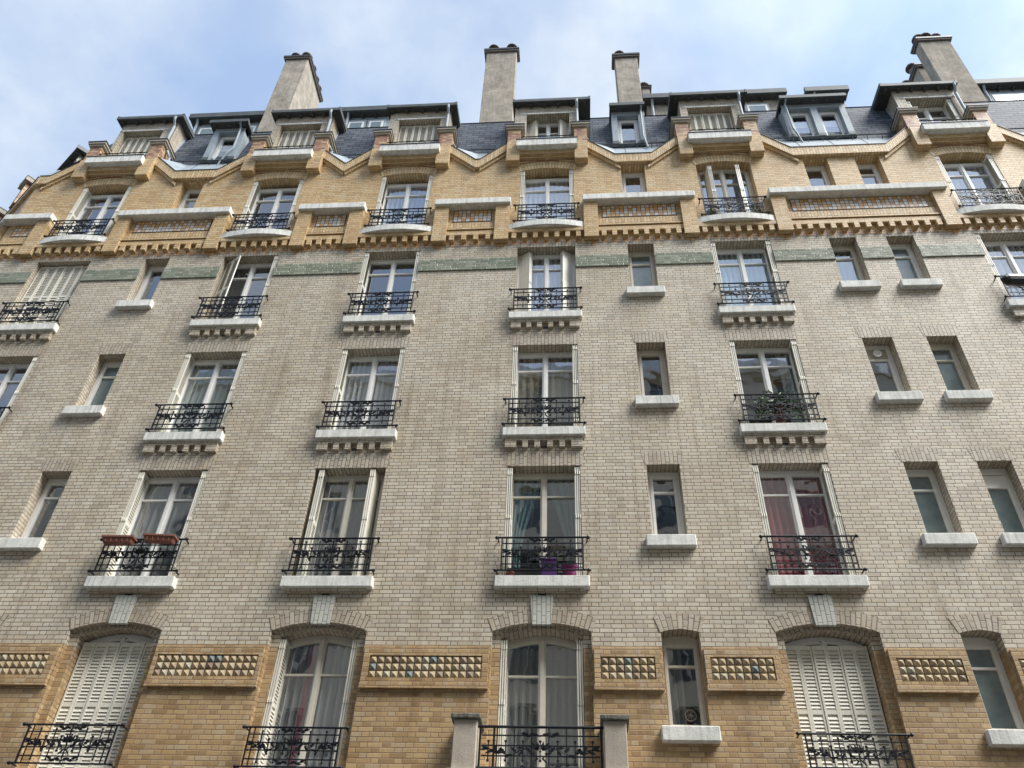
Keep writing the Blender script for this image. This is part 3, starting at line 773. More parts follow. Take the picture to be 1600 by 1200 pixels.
def mk_orn():
    rr = random.Random(3); mb = MB()
    def leaf(x, z, a, l, wd=0.4):
        l *= 1.2
        d = Vector((math.cos(a), 0, math.sin(a))); p = Vector((-math.sin(a), 0, math.cos(a))); o = Vector((x, 0, z))
        pts = [(0, 0), (.25, .5), (.45, .35), (.55, .55), (.75, .25), (1, 0), (.75, -.25), (.55, -.55), (.45, -.35), (.25, -.5)]
        q = [o + d * (u * l) + p * (v * l * wd) for u, v in pts]
        mb.face([v + Vector((0, -0.012, 0)) for v in q], 'iron'); mb.face([v + Vector((0, 0.008, 0)) for v in q][::-1], 'iron')
        for i in range(len(q)): 
            a_, b_ = q[i], q[(i + 1) % len(q)]; mb.face([a_ + Vector((0, -.012, 0)), b_ + Vector((0, -.012, 0)), b_ + Vector((0, .008, 0)), a_ + Vector((0, .008, 0))], 'iron')
    for s in (-1, 1):
        A = (lambda t: t) if s > 0 else (lambda t: math.pi - t)
        vine = [(s * x, -0.012, z) for x, z in ((0.02, .20), (.08, .27), (.16, .35), (.22, .33), (.30, .27), (.38, .26), (.45, .30), (.52, .33), (.60, .35))]
        mb.tube(vine, 0.008, 'iron', 5)
        for x, z, a, l in ((.10, .30, .9, .10), (.17, .36, .1, .09), (.19, .33, -1.0, .08), (.27, .30, .9, .09), (.33, .27, -.7, .07), (.40, .27, 1.1, .10), (.44, .29, .1, .09),
                           (.50, .32, 1.3, .08), (.53, .33, -.5, .09), (.57, .34, .5, .10), (.60, .35, -.2, .07), (.47, .30, 2.0, .07)):
            leaf(s * x, z, A(a), l)
        for a in (0.5, 1.0, 1.45): leaf(s * .02, .33, A(a), .12, .24)
        leaf(s * .02, .22, A(-.9), .09, .22); leaf(s * .05, .28, A(.1), .07, .4)
        for x, z, a, l in ((.02, .56, .3, .09), (.08, .57, -.4, .08), (.13, .57, .2, .08)): leaf(s * x, z, A(a), l, .45)
        mb.tube([(s * x, -.01, z) for x, z in ((0, .54), (.07, .58), (.12, .55), (.17, .59), (.2, .61))], 0.008, 'iron', 5)
        for x, z, a, l in ((.02, .05, .4, .09), (.09, .06, -.2, .09), (.16, .07, .4, .07)): leaf(s * x, z, A(a), l, .45)
        mb.tube([(s * x, -.01, z) for x, z in ((0, .03), (.08, .09), (.14, .05), (.2, .11))], 0.008, 'iron', 5)
    mb.ball((0, -.01, .31), .016, 'iron', 6)
    return mb

def curtain(name, x0, x1, z0, z1, y, colr, label, gather=0.0, tie=None, amp=0.05, group='curtains behind the windows'):
    """hanging cloth, top from x0 to x1; tie = side it is pulled to (-1/+1)"""
    mb = MB(); nx, nz = 44, 12 if tie else 5; rr = random.Random(hash((round(x0, 2), round(z0, 2))) % 9999)
    ph = rr.uniform(0, 6); fr = rr.uniform(40, 55)
    G = []
    for j in range(nz + 1):
        v = j / nz; row = []
        for i in range(nx + 1):
            u = i / nx; x = x0 + (x1 - x0) * u
            if tie:
                k = math.sin(min(1, (1 - v) / 0.8) * math.pi / 2) ** 1.3 * 0.62
                anchor = x0 if tie < 0 else x1
                x = x + (anchor - x) * k
            yy = y + amp * math.sin(u * fr * (x1 - x0) + ph + 0.4 * math.sin(v * 3)) + 0.35 * amp * math.sin(u * 17 + ph * 2)
            row.append((x, yy, z0 + (z1 - z0) * v))
        G.append(row)
    for j in range(nz):
        for i in range(nx): mb.face([G[j][i], G[j][i + 1], G[j + 1][i + 1], G[j + 1][i]], CL[colr], smooth=True)
    o = mb.build(name, None, weld=False); 
    return tag(o, label, 'curtain', group)

ROWN = {1: 'bottom row', 2: 'second row up', 3: 'third row up', 4: 'green band row', 5: 'row under the dormers'}
COLN = {'A': 'far left column', 'B': 'planter box column', 'C': 'column left of middle', 'D': 'middle column', 'E': 'column right of middle', 'F': 'far right column'}
# which shutters: o open both, c closed, l/r one half swung, h both half out
SH = {(1, 'B'): 'c', (1, 'E'): 'c', (4, 'A'): 'c', (4, 'B'): 'l', (2, 'C'): 'r', (4, 'D'): 'h', (5, 'E'): 'h', (1, 'A'): 'c'}
MATF = {(1, 'C'): 'cream', (1, 'D'): 'cream', (2, 'D'): 'cream', (2, 'C'): 'cream', (5, 'E'): 'cream'}
YW = 0.25
for r in (1, 2, 3, 4, 5):
    for k, c in CX.items():
        z0 = SLAB[r]; hw = HW if r > 1 else 0.66
        yw = YW if r > 1 else 0.36
        rise = {1: 0.15, 5: 0.12}.get(r, 0); top = {1: 7.30, 5: LIN[5]}.get(r, LIN[r] if r != 1 else 0)
        h = top - z0 - 0.006
        mt = MATF.get((r, k), 'white'); st = SH.get((r, k), 'o')
        hwf = hw - 0.005
        win = inst('window', ('mf', r == 1, round(h, 2), mt), lambda: mk_main_frame(h, hwf, rise, mt, rise > 0), (c, yw, z0), bld)
        inst('pane', ('mp', r == 1, round(h, 2)), lambda: mk_pane(h - 0.06, hwf - 0.05, rise, 'glass'), (0, 0.03, 0.03), win)
        ys = 0.235 if r > 1 else 0.345
        hs_ = h - 0.03
        if st == 'c':
            inst('shutter', ('cs', r == 1, round(h, 1)), lambda: closed_shut(hs_ - (0.0), hwf - 0.01), (0, -0.10 if r > 1 else -0.06, 0.01), win)
        else:
            for s in (-1, 1):
                ang = 0.0; ins = 0.0
                if st == 'l' and s < 0:
                    def half():
                        m_ = MB(); d_ = Vector((0.86, -0.51, 0))
                        for q in range(2): louvre_leaf(m_, d_ * 0.235 * q, d_, (-0.51, -0.86, 0), hs_, 0.23)
                        return m_
                    inst('shutter', 'half', half, (-hwf + .03, ys - yw - .03, 0.008), win); continue
                if st == 'h': ang, ins = (0.12, 0.13) if r == 4 else (0.25, 0.22)
                if st == 'r' and s > 0: ang, ins = 0.22, 0.14
                if st == 'r' and s < 0: ang, ins = 0.02, 0.07
                wide = 0.28 if st in 'h' and r == 4 else 0
                o = inst('shutter', ('fs', s, r == 1, round(h, 1), ang), lambda: fold_stack(s, hs_, ang), (s * (hwf - ins), ys - yw, 0.008), win)
                if st == 'h' and r == 4: o.rotation_euler.z = s * -0.95; o.location.x = s * (hwf - 0.09); o.location.y = ys - yw - 0.03
        if (r, k) == (1, 'D'): continue
        rz = {1: 5.20, 2: 8.385, 3: 11.50, 4: 14.665, 5: 17.70}[r]
        rail = inst('railing', 'rail', mk_rail, (c, -0.14 if r != 5 else -0.15, rz), bld)
        if r == 1: rail.location.y = -0.2; rail.scale.z = 0.9
        if r == 5: rail.scale.z = 0.97
        inst('cast_ornament', 'orn', mk_orn, (0, 0, 0), rail)
# wide balcony rail between the two plaster pillars
def mk_wide():
    mb = MB(); X = 0.90
    for z, r_ in ((0.56, 0.02), (0.0, 0.018)): mb.tube([(-X, 0, z), (X, 0, z)], r_, 'iron')
    for z in (0.44, 0.30, 0.16): mb.box(-X * .93, X * .93, -0.008, 0.008, z - 0.009, z + 0.009, 'iron')
    for i in range(15):
        x = -0.86 + i * 1.72 / 14
        if i % 2 == 0: mb.box(x - .008, x + .008, -.0075, .0075, 0.0, 0.56, 'iron')
        else:
            mb.box(x - .008, x + .008, -.0075, .0075, 0.10, 0.36, 'iron')
            for z in (0.1, 0.36): mb.ball((x, 0, z), 0.022, 'iron', 6)
    for x in (-.86, -.66, .86): mb.box(x - .014, x + .014, -.014, .014, 0, .56, 'iron')
    return mb
rail = inst('railing', 'wide', mk_wide, (-0.57, -0.45, 5.16), bld)
orn = inst('cast_ornament', 'orn', mk_orn, (0, 0, -0.06), rail); orn.scale = (1.25, 1, 0.9)

SM = {(1, 'd1'): ('cream', 'thin', 'glass'), (1, 'e1'): ('white', 't', 'frost'), (1, 'e2'): ('white', 't', 'frost'), (1, 'a1'): ('white', 't', 'glass'),
      (2, 'a1'): ('white', 't', 'glass'), (2, 'd1'): ('white', 't', 'glass'), (2, 'e1'): ('white', 't', 'frost'), (2, 'e2'): ('white', 'hood', 'frost'),
      (3, 'a1'): ('white', 't', 'frost'), (3, 'd1'): ('cream', 'one', 'glass'), (3, 'e1'): ('white', 'hood', 'glass'), (3, 'e2'): ('cream', 't', 'frost'),
      (4, 'a1'): ('white', 'one', 'glass'), (4, 'd1'): ('cream', 'thin', 'frost'), (4, 'e1'): ('cream', 'thin', 'glass'), (4, 'e2'): ('white', 't', 'frost'),
      (5, 'a1'): ('white', 't', 'glass'), (5, 'd1'): ('white', 'one', 'glass'), (5, 'e1'): ('white', 'one', 'glass'), (5, 'e2'): ('white', 't', 'glass')}
for (r, k), (mt, sty, gl) in SM.items():
    c = SX[k]; z0 = SILL[r]; top = {1: 7.36, 5: 20.02}.get(r) or LIN[r]; h = top - z0 - 0.004
    win = inst('window', ('sf', round(h, 1), mt, sty, r), lambda: mk_small_frame(h, HS - 0.004, 0.05 if r == 1 else 0, mt, sty), (c, 0.25, z0 + .002), bld)
    inst('pane', ('sp', r, gl), lambda: mk_pane(h - 0.1, HS - 0.05, 0, gl), (0, 0.03, 0.04), win)
mb = MB(); T3 = Matrix.Rotation(math.pi / 2, 3, 'X')
mb.lathe((6.17, 0.22, 13.44), [(0.0, 0.0), (0.045, 0.0), (0.06, 0.03), (0.085, 0.03), (0.085, 0.0)], 'white', 16, T3)
mb.box(6.17 - .2, 6.17 + .2, 0.231, 0.24, 13.31, 13.58, 'cap'); mb.build('round_vent', bld)
mb = MB(); mb.lathe((1.66, 0.235, 6.14), [(0.09, 0.0), (0.09, 0.03), (0.075, 0.035), (0.07, 0.01)], 'potgrey', 16, T3)
for j in range(8):
    a = j * math.pi / 4; mb.obox((1.66, 0.22, 6.14), (0.075 * math.cos(a), 0, 0.075 * math.sin(a)), (0, -0.01, 0), (-.012 * math.sin(a), 0, .012 * math.cos(a)), 'potgrey')
mb.lathe((1.66, 0.235, 6.14), [(0.0, 0.03), (0.02, 0.03), (0.02, 0)], 'potgrey', 10, T3)
mb.build('window_fan', bld)

# curtains
yc = YW + 0.115
def pair(r, k, colr, desc, n='curtain', top=None, zz=None):
    c = CX[k]; z0 = SLAB[r] + 0.05; z1 = {1: 7.36, 5: 19.98}.get(r, LIN.get(r)) - 0.07; y = yc if r > 1 else 0.50
    curtain('curtain', c - 0.62, c + 0.62, z0, z1, y, colr, '%s, %s, %s' % (desc, ROWN[r], COLN[k]))
pair(1, 'D', 'grey', 'grey net curtain')
c = CX['C']; curtain('curtain', c - 0.62, c - 0.1, 5.2, 7.3, 0.50, 'grey', 'left grey net curtain in the arched bottom-row window with a pink drape')
curtain('curtain', c + 0.05, c + 0.62, 5.2, 7.3, 0.50, 'white', 'right white curtain in the arched bottom-row window with a pink drape')
curtain('curtain', c - 0.24, c - 0.02, 5.2, 7.3, 0.445, 'pink', 'narrow pink drape behind the bottom-row window left of the middle', amp=0.02)
pair(2, 'B', 'grey', 'sheer grey curtain above the planters'); pair(2, 'C', 'grey', 'pale grey net curtain beside the half-turned shutter')
c = CX['D']
curtain('curtain', c - 0.62, c - 0.06, 8.4, 10.5, yc, 'teal', 'left pale teal curtain tied back above the purple pots', tie=-1)
curtain('curtain', c + 0.06, c + 0.62, 8.4, 10.5, yc, 'teal', 'right teal curtain tied back above the purple pots', tie=1)
pair(2, 'E', 'red', 'dusky red curtain')
pair(3, 'B', 'green', 'pale green net curtain'); pair(3, 'C', 'white', 'white lace curtain'); pair(3, 'D', 'beige', 'beige curtain')
curtain('curtain', 4.2, 4.5, 11.48, 13.62, yc, 'sheer', 'narrow sheer curtain at the right side of the window with the trailing pot plant')
pair(4, 'D', 'white', 'white curtain between half-open shutters'); pair(4, 'E', 'cyan', 'pale blue-white curtain'); pair(4, 'F', 'white', 'white net curtain')
pair(5, 'C', 'white', 'white curtain'); pair(5, 'D', 'white', 'white gathered curtain'); pair(5, 'E', 'sheer', 'patterned sheer curtain'); pair(5, 'F', 'white', 'white curtain')
curtain('curtain', 1.36, 1.62, 5.95, 7.3, 0.42, 'grey', 'dark grey net curtain in the small arched window with a round fan')
curtain('curtain', 1.92 - .58, 1.88, 15.4, 16.8, 0.42, 'sheer', 'sheer curtain in the small window between the green bands') if False else None
curtain('curtain', 5.90, 6.44, 15.4, 16.75, 0.42, 'cyan', 'pale blue curtain in the small window in the green band, left of a pair')

# ------------------------------------------------------------------ roof dormers
def eave_box(mb, x0, x1, yf, yb, z, zf=0.16):
    mb.box(x0, x1, yf + 0.07, yb, z, z + 0.03, 'eave'); mb.box(x0, x1, yf + 0.07, yb, z + 0.031, z + 0.12, 'zincd')
    mb.box(x0 - .01, x1 + .01, yf, yf + 0.07, z + 0.01, z + zf, 'zincd')
    n = max(2, int((x1 - x0) / 0.33))
    for i in range(n):
        x = x0 + 0.12 + (x1 - x0 - 0.24) * i / (n - 1); mb.box(x - 0.035, x + 0.035, yf + 0.075, 0.12 if yb < 1.3 else yb - .02, z - 0.07, z, 'eave')
DW = {'A': (-0.72, 0.97, 1), 'B': (-0.80, 0.90, 1), 'C': (-0.87, 0.86, 1), 'D': (-0.93, 0.86, 0), 'E': (-0.80, 0.88, 1), 'F': (-0.87, 0.78, 0)}
ED = {'A': (-0.85, 1.12), 'B': (-0.90, 1.08), 'C': (-0.95, 1.02), 'D': (-0.97, 1.17), 'E': (-1.02, 1.05), 'F': (-1.18, 0.82)}
def dormer(c, dw, ed, shut, T=None):
    yf = 0.10; zb, zt = 20.9, 23.14; a, b = c + dw[0], c + dw[1]; oz = 22.77; o0, o1 = c - 0.60, c + 0.60
    mb = MB(T)
    mb.face([(a, yf, zb), (o0, yf, zb), (o0, yf, oz), (a, yf, oz)], 'grey'); mb.face([(o1, yf, zb), (b, yf, zb), (b, yf, oz), (o1, yf, oz)], 'grey')
    mb.face([(a, yf, oz), (b, yf, oz), (b, yf, zt), (a, yf, zt)], 'grey')
    for x in (a, b): mb.face([(x, yf, zb), (x, 1.6, zb), (x, 1.6, zt), (x, yf, zt)], 'grey')
    for x in (o0, o1): mb.face([(x, yf, zb), (x, yf + .42, zb), (x, yf + .42, oz), (x, yf, oz)], 'grey')
    mb.face([(o0, yf, oz), (o1, yf, oz), (o1, yf + .42, oz), (o0, yf + .42, oz)], 'greyS')
    mb.box(o0 - 0.12, o1 + 0.12, yf - 0.012, yf + .001, oz, oz + 0.06, 'stone')
    for x in (o0 - .07, c, o1 + .07): mb.ball((x, yf - .015, oz + .03), .02, 'stone', 6)
    mb.face([(o0 - .1, 1.2, zb), (o1 + .1, 1.2, zb), (o1 + .1, 1.2, oz + .1), (o0 - .1, 1.2, oz + .1)], 'room')
    d = mb.build('dormer', bld)
    mb = MB(T); eave_box(mb, c + ed[0], c + ed[1], -0.09, 1.0, zt + 0.002, 0.13)
    for s, x in ((-1, c + ed[0]), (1, c + ed[1])):
        mb.obox((x - .03, -0.1, zt + .0), (0.06, 0, 0), (0, 1.0, 0.10), (0, 0, 0.15), 'zincd')
    mb.build('eave', d)
    # flashing down the cheeks
    mb = MB(T)
    for x in (a - .015, b - .005): mb.obox((x, 0.25, ZB_ - .05), (0.02, 0, 0), (0, 0.06, 0), (0, 0.42, 2.5), 'zinc')
    mb.build('cheek_flashing', d)
    mb = MB(T); h = oz - zb - .01
    f = mk_main_frame(h, 0.59, 0, 'white' if T is None else 'white', False)
    for i, p in enumerate(f.v): f.v[i] = (T or Matrix.Identity(4)) @ (Vector(p) + Vector((c, yf + 0.31, zb)))
    f.build('window_frame', d)
    p = mk_pane(h - 0.05, 0.54, 0, 'glass')
    for i, q in enumerate(p.v): p.v[i] = (T or Matrix.Identity(4)) @ (Vector(q) + Vector((c, yf + 0.34, zb + .02)))
    p.build('pane', d)
    if shut == 'c':
        s = closed_shut(h - .02, 0.585)
        for i, q in enumerate(s.v): s.v[i] = (T or Matrix.Identity(4)) @ (Vector(q) + Vector((c, yf + 0.20, zb)))
        s.build('shutter', d)
    else:
        for sd in (-1, 1):
            s = fold_stack(sd, h - .03, 0.0)
            wi = -.95 if shut == 'h' else 0
            Rz = Matrix.Rotation(sd * wi, 4, 'Z')
            for i, q in enumerate(s.v): s.v[i] = Matrix.Translation((c + sd * (0.585 - (0.06 if shut == 'h' else 0)), yf + 0.27, zb)) @ (Rz @ Vector(q))
            s.build('shutter', d)
    if T is not None: return d
    mb = MB(T)
    x = b - 0.05
    mb.tube([(x, -0.10, zt), (x, -0.09, zt - .12), (x + .0, 0.03, zt - .30), (x, 0.04, 21.9), (x + 0.10, 0.04, 21.75), (x + .3, .1, 21.3), (x + .3, .12, 21.0)], 0.038, 'zinc', 8)
    mb.build('downpipe', d)
    return d
for k, c in CX.items(): dormer(c, DW[k], ED[k], {'D': 'h', 'F': 'o'}.get(k, 'c'))
dormer(-1.6, (-0.75, 0.6), (-0.85, 0.75), 'c', TW @ Matrix.Translation((0, 0.45, 0)))

def zinc_dormer(name, x0, x1, opens, eave, zt=22.90, cl=None):
    yf = 0.22; mb = MB(); zb = 21.35; ot, ob = 22.72, 21.42
    xs = [x0] + [v for o in opens for v in o] + [x1]
    for a, b in zip(xs[::2], xs[1::2]):
        mb.box(a, b, yf, yf + 0.22, zb, zt, 'zinc'); mb.box(a - .008, b + .008, yf - 0.01, yf + .0, zb, zb + .12, 'zincd')
    mb.box(x0, x1, yf + 0.002, yf + 0.22, ot, zt - .001, 'zinc'); mb.box(x0 - .03, x1 + .03, yf - 0.0, yf + 0.25, zb - 0.05, zb, 'zinc')
    for x in (x0 + .001, x1 - .001): mb.face([(x, yf + .22, zb), (x, 1.2, zb), (x, 1.2, zt), (x, yf + .22, zt)], 'zinc')
    mb.face([(x0, 1.0, zb), (x1, 1.0, zb), (x1, 1.0, zt), (x0, 1.0, zt)], 'room')
    d = mb.build('zinc_dormer', bld)
    for a, b in opens:
        hw = (b - a) / 2 - .002; f = mk_small_frame(ot - ob - .005, hw, 0, 'white', 'one')
        for i, q in enumerate(f.v): f.v[i] = Vector(q) + Vector(((a + b) / 2, yf + 0.15, ob))
        f.build('window_frame', d)
        p = mk_pane(ot - ob - .08, hw - .05, 0, 'glass')
        for i, q in enumerate(p.v): p.v[i] = Vector(q) + Vector(((a + b) / 2, yf + 0.17, ob + .03))
        p.build('pane', d)
        if cl:
            mb = MB(); mb.face([(a + .05, yf + .24, ob), (b - .05, yf + .24, ob), (b - .05, yf + .24, ot - .35), (a + .05, yf + .24, ot - .35)], 'cream'); mb.build('blind', d)
    mb = MB(); eave_box(mb, eave[0], eave[1], 0.0, 0.95, zt + .002, 0.14); mb.build('eave', d)
    return d, zb
d, zb = zinc_dormer('a', -10.30, -9.38, [(-10.13, -9.55)], (-10.42, -9.28), cl=1)
mb = MB(); mb.tube([(-9.50, .02, 22.90), (-9.50, .15, 22.8), (-9.48, .17, 21.8), (-9.6, .14, 21.5), (-9.75, .2, 21.0)], .028, 'zinc', 8); mb.build('downpipe', d)
d, zb = zinc_dormer('d', 1.18, 2.08, [(1.34, 1.92)], (1.14, 2.10))
mb = MB(); mb.tube([(2.02, .02, 22.90), (2.0, .15, 22.8), (2.0, .17, 21.6), (2.08, .14, 21.0)], .028, 'zinc', 8); mb.build('downpipe', d)
d, zb = zinc_dormer('e', 5.86, 7.56, [(6.02, 6.62), (6.80, 7.40)], (5.82, 7.60), cl=1)
mb = MB(); mb.tube([(5.98, .02, 22.90), (5.96, .15, 22.8), (5.98, .17, 21.7), (6.02, .14, 21.4), (6.12, .2, 21.0)], .028, 'zinc', 8); mb.build('downpipe', d)

# upper attic pieces behind the mansard
def attic(x0, x1, wins=(), mat='zinc'):
    yf = 1.08; z0, z1 = 23.4, 24.62; mb = MB()
    mb.box(x0, x1, yf, 3.5, z0, z1, mat)
    d = mb.build('attic_storey', bld)
    mb = MB(); mb.box(x0 - .1, x1 + .1, 0.92, 3.6, z1, z1 + .05, 'eave'); mb.box(x0 - .12, x1 + .12, 0.83, 0.93, z1 + .02, z1 + .24, 'zincd'); mb.box(x0 - .1, x1 + .1, .931, 3.6, z1 + .051, z1 + .2, 'zincd')
    n = int((x1 - x0) / 0.4)
    for i in range(n): x = x0 + .2 + i * .4; mb.box(x - .03, x + .03, .95, 1.08, z1 - .07, z1, 'eave')
    mb.build('eave', d)
    for a, b in wins:
        mb = MB(); mb.box(a, b, yf - .06, yf - .001, 23.75, 24.38, 'zinc'); mb.box(a + .06, b - .06, yf - .075, yf - .061, 23.8, 24.28, 'white'); mb.box(a + .12, b - .12, yf - .08, yf - .0755, 23.85, 24.22, 'frost'); mb.build('attic_window', d)
    mb = MB(); mb.tube([(x0 + .15, .9, z1 + .05), (x0 + .15, .98, z1 - .15), (x0 + .15, 1.0, 23.5)], .04, 'zinc', 8); mb.build('downpipe', d)
attic(-11.75, -9.5, [(-11.5, -10.8), (-10.1, -9.6)])
attic(-6.95, -5.45, [(-6.8, -6.2), (-6.15, -5.6)])
attic(2.35, 6.35, [(5.2, 5.9)], 'render'); attic(7.12, 8.15); attic(11.95, 15.3, [(12.2, 13.2), (13.3, 14.3)])

# chimneys
def pot(mb, c, tall=0.22, cap=0.19):
    x, y, z = c
    mb.lathe((x, y, z), [(0.12, 0), (0.13, tall * .2), (0.11, tall), (0.09, tall)], 'potgrey', 12)
    for j in range(6):
        a = j * math.pi / 3; mb.obox((x + .10 * math.cos(a) - .012, y + .10 * math.sin(a) - .012, z + tall), (0.024, 0, 0), (0, 0.024, 0), (0, 0, 0.14), 'terra')
    mb.lathe((x, y, z + tall + .11), [(cap, 0), (cap, .035), (cap * .75, .13), (cap * .3, .19), (0, .2)], 'potgrey', 14)
    mb.lathe((x, y, z + tall + .11), [(cap, 0), (0, 0.01)], 'potgrey', 14)
def chimney(x0, x1, y0, y1, z0, z1, pots, mat='render', capz=0.17):
    mb = MB(); mb.box(x0, x1, y0, y1, z0, z1, mat); c = mb.build('chimney', bld, bevel=0.015)
    mb = MB(); mb.box(x0 - .06, x1 + .06, y0 - .06, y1 + .06, z1, z1 + .07, 'potgrey'); mb.box(x0 - .085, x1 + .085, y0 - .085, y1 + .085, z1 + .071, z1 + capz, 'flash'); mb.build('chimney_cap', c, bevel=0.01)
    for p in pots:
        mb = MB(); pot(mb, (p[0], p[1], z1 + capz)); mb.build('chimney_pot', c)
    return c
chimney(-9.45, -8.68, 0.80, 2.35, 23.3, 27.93, [(-9.25, 1.0), (-8.88, 1.0), (-8.85, 1.4), (-8.85, 1.8), (-8.85, 2.15)])
chimney(-2.66, -1.67, 0.80, 1.12, 23.3, 27.75, [(-2.45, .96), (-1.85, .96)])
chimney(1.49, 2.20, 0.80, 1.15, 23.3, 27.02, [(1.66, 1.0)])
chimney(2.42, 2.66, 2.0, 2.4, 23.3, 27.2, [(2.52, 2.2)], capz=.08)
chimney(10.92, 11.86, 0.80, 1.16, 23.3, 27.15, [(11.1, 1.0), (11.3, .96), (11.62, 1.0)])
chimney(11.15, 12.0, 1.7, 2.9, 23.3, 27.2, [(11.2, 2.0), (11.2, 2.6)])

# details on the far-left wing
def wingbox(name, x0, x1, y0, y1, z0, z1, mat):
    mb = MB(TW); mb.box(x0, x1, y0, y1, z0, z1, mat); return mb.build(name, bld)
wingbox('gable_coping', -9, -0.02, -0.09, 0.2, 20.05, 20.40, 'yelS'); wingbox('flashing', -9, 0.0, -0.11, 0.22, 20.40, 20.43, 'flash')
for x in (-1.6, -3.4, -5.2):
    wingbox('pedestal', x - .17, x + .17, -0.15, .3, 20.43, 21.35, 'red'); wingbox('pedestal_cap', x - .27, x + .27, -0.24, .4, 21.35, 21.5, 'cap'); wingbox('pedestal_cap', x - .28, x + .28, -0.25, .41, 21.501, 21.53, 'flash')
wingbox('balcony_slab', -5.2, -3.4, -0.34, 0, 20.5, 20.78, 'stone')
wingbox('stone_ledge', -2.6, -0.05, -0.22, 0, 18.36, 18.57, 'stone'); wingbox('stone_ledge', -6.5, -4.2, -0.22, 0, 18.36, 18.57, 'stone')
wingbox('pilaster', -0.5, -0.1, -0.13, 0, 17.06, 18.36, 'yel'); wingbox('pilaster', -2.6, -2.25, -0.13, 0, 17.06, 18.36, 'yel')
wingbox('green_band', -9, -0.02, -0.03, 0, 16.12, 16.5, 'green')

# ------------------------------------------------------------------ loose things
def planter(x, dz, tilt, label):
    mb = MB(); wd, d, h = 0.56, 0.16, 0.11
    for s in (1,):
        b = [(-wd / 2 + .03, -d / 2 + .025), (wd / 2 - .03, -d / 2 + .025), (wd / 2 - .03, d / 2 - .025), (-wd / 2 + .03, d / 2 - .025)]
        t = [(-wd / 2, -d / 2), (wd / 2, -d / 2), (wd / 2, d / 2), (-wd / 2, d / 2)]
        for i in range(4):
            j = (i + 1) % 4; mb.face([(*b[i], 0), (*b[j], 0), (*t[j], h), (*t[i], h)], 'terra')
        mb.face([(*p, 0) for p in b][::-1], 'terra'); mb.face([(*p, h - .02) for p in t], 'asphalt')
        mb.box(-wd / 2 - .012, wd / 2 + .012, -d / 2 - .012, -d / 2 + .008, h - .02, h + .012, 'terra'); mb.box(-wd / 2 - .012, wd / 2 + .012, d / 2 - .008, d / 2 + .012, h - .02, h + .012, 'terra')
        mb.box(-wd / 2 - .012, -wd / 2 + .008, -d / 2 + .008, d / 2 - .008, h - .02, h + .012, 'terra'); mb.box(wd / 2 - .008, wd / 2 + .012, -d / 2 + .008, d / 2 - .008, h - .02, h + .012, 'terra')
        for q in (-.2, -.1, 0, .1, .2): mb.box(q - .006, q + .006, -d / 2 - .001, -d / 2 + .03, .01, h - .02, 'terra')
    o = mb.build('planter_box', None); o.location = (x, -0.245, dz); o.rotation_euler = (0, tilt, 0)
    tag(o, label, 'planter', 'terracotta planters on a railing')
planter(-8.08, 8.86, 0.02, 'left terracotta planter box hanging outside the black railing above the shuttered arch')
planter(-7.33, 8.88, 0.05, 'right terracotta planter box, tilted slightly, hanging outside the same railing')
mb = MB(); mb.box(-0.13, 0.13, -.09, .09, 0, 0.34, 'purple'); mb.box(-0.145, 0.145, -.105, .105, 0.34, 0.38, 'purple'); mb.box(-0.12, 0.12, -.08, .08, .381, .385, 'asphalt')
o = mb.build('flower_pot', None, bevel=0.013); o.location = (-0.48, 0.06, 8.293); tag(o, 'square purple plastic pot behind the railing below the teal curtains', 'flower pot', 'pots behind a railing')
mb = MB(); mb.lathe((0, 0, 0), [(0, .001), (.10, .001), (.125, .20), (.145, .205), (.15, .25), (.135, .255), (.13, .22), (0, .22)], 'magenta', 20); mb.lathe((0, 0, 0), [(.13, -.0), (.135, .02), (.1, .02)], 'terra', 18)
o = mb.build('flower_pot', None); o.location = (-0.13, 0.06, 8.296); tag(o, 'round magenta plastic pot on a saucer beside the square purple pot', 'flower pot', 'pots behind a railing')
mb = MB(); mb.lathe((0, 0, 0), [(0, .001), (.055, .001), (.07, .08), (.08, .085), (.08, .11), (.07, .11), (.065, .09), (0, .09)], 'terra', 16)
o = mb.build('flower_pot', None); o.location = (-1.13, 0.0, 8.296); tag(o, 'small terracotta pot behind the left end of the railing below the teal curtains', 'flower pot', 'pots behind a railing')
mb = MB(); mb.box(-.30, .30, -.09, .09, 0, .17, 'asphalt'); mb.box(-.31, .31, -.1, .1, .17, .19, 'asphalt')
o = mb.build('planter_box', None); o.location = (-0.92 + .05, .07, 8.293); tag(o, 'dark grey trough planter behind the railing below the teal curtains', 'planter')
mb = MB(); mb.lathe((0, 0, 0), [(0, .001), (.045, .001), (.06, .09), (.055, .09), (0, .08)], 'terra', 14)
o = mb.build('flower_pot', None); o.location = (0.12, -0.38, 5.104); tag(o, 'small red pot on the wide balcony between the plaster pillars', 'flower pot')

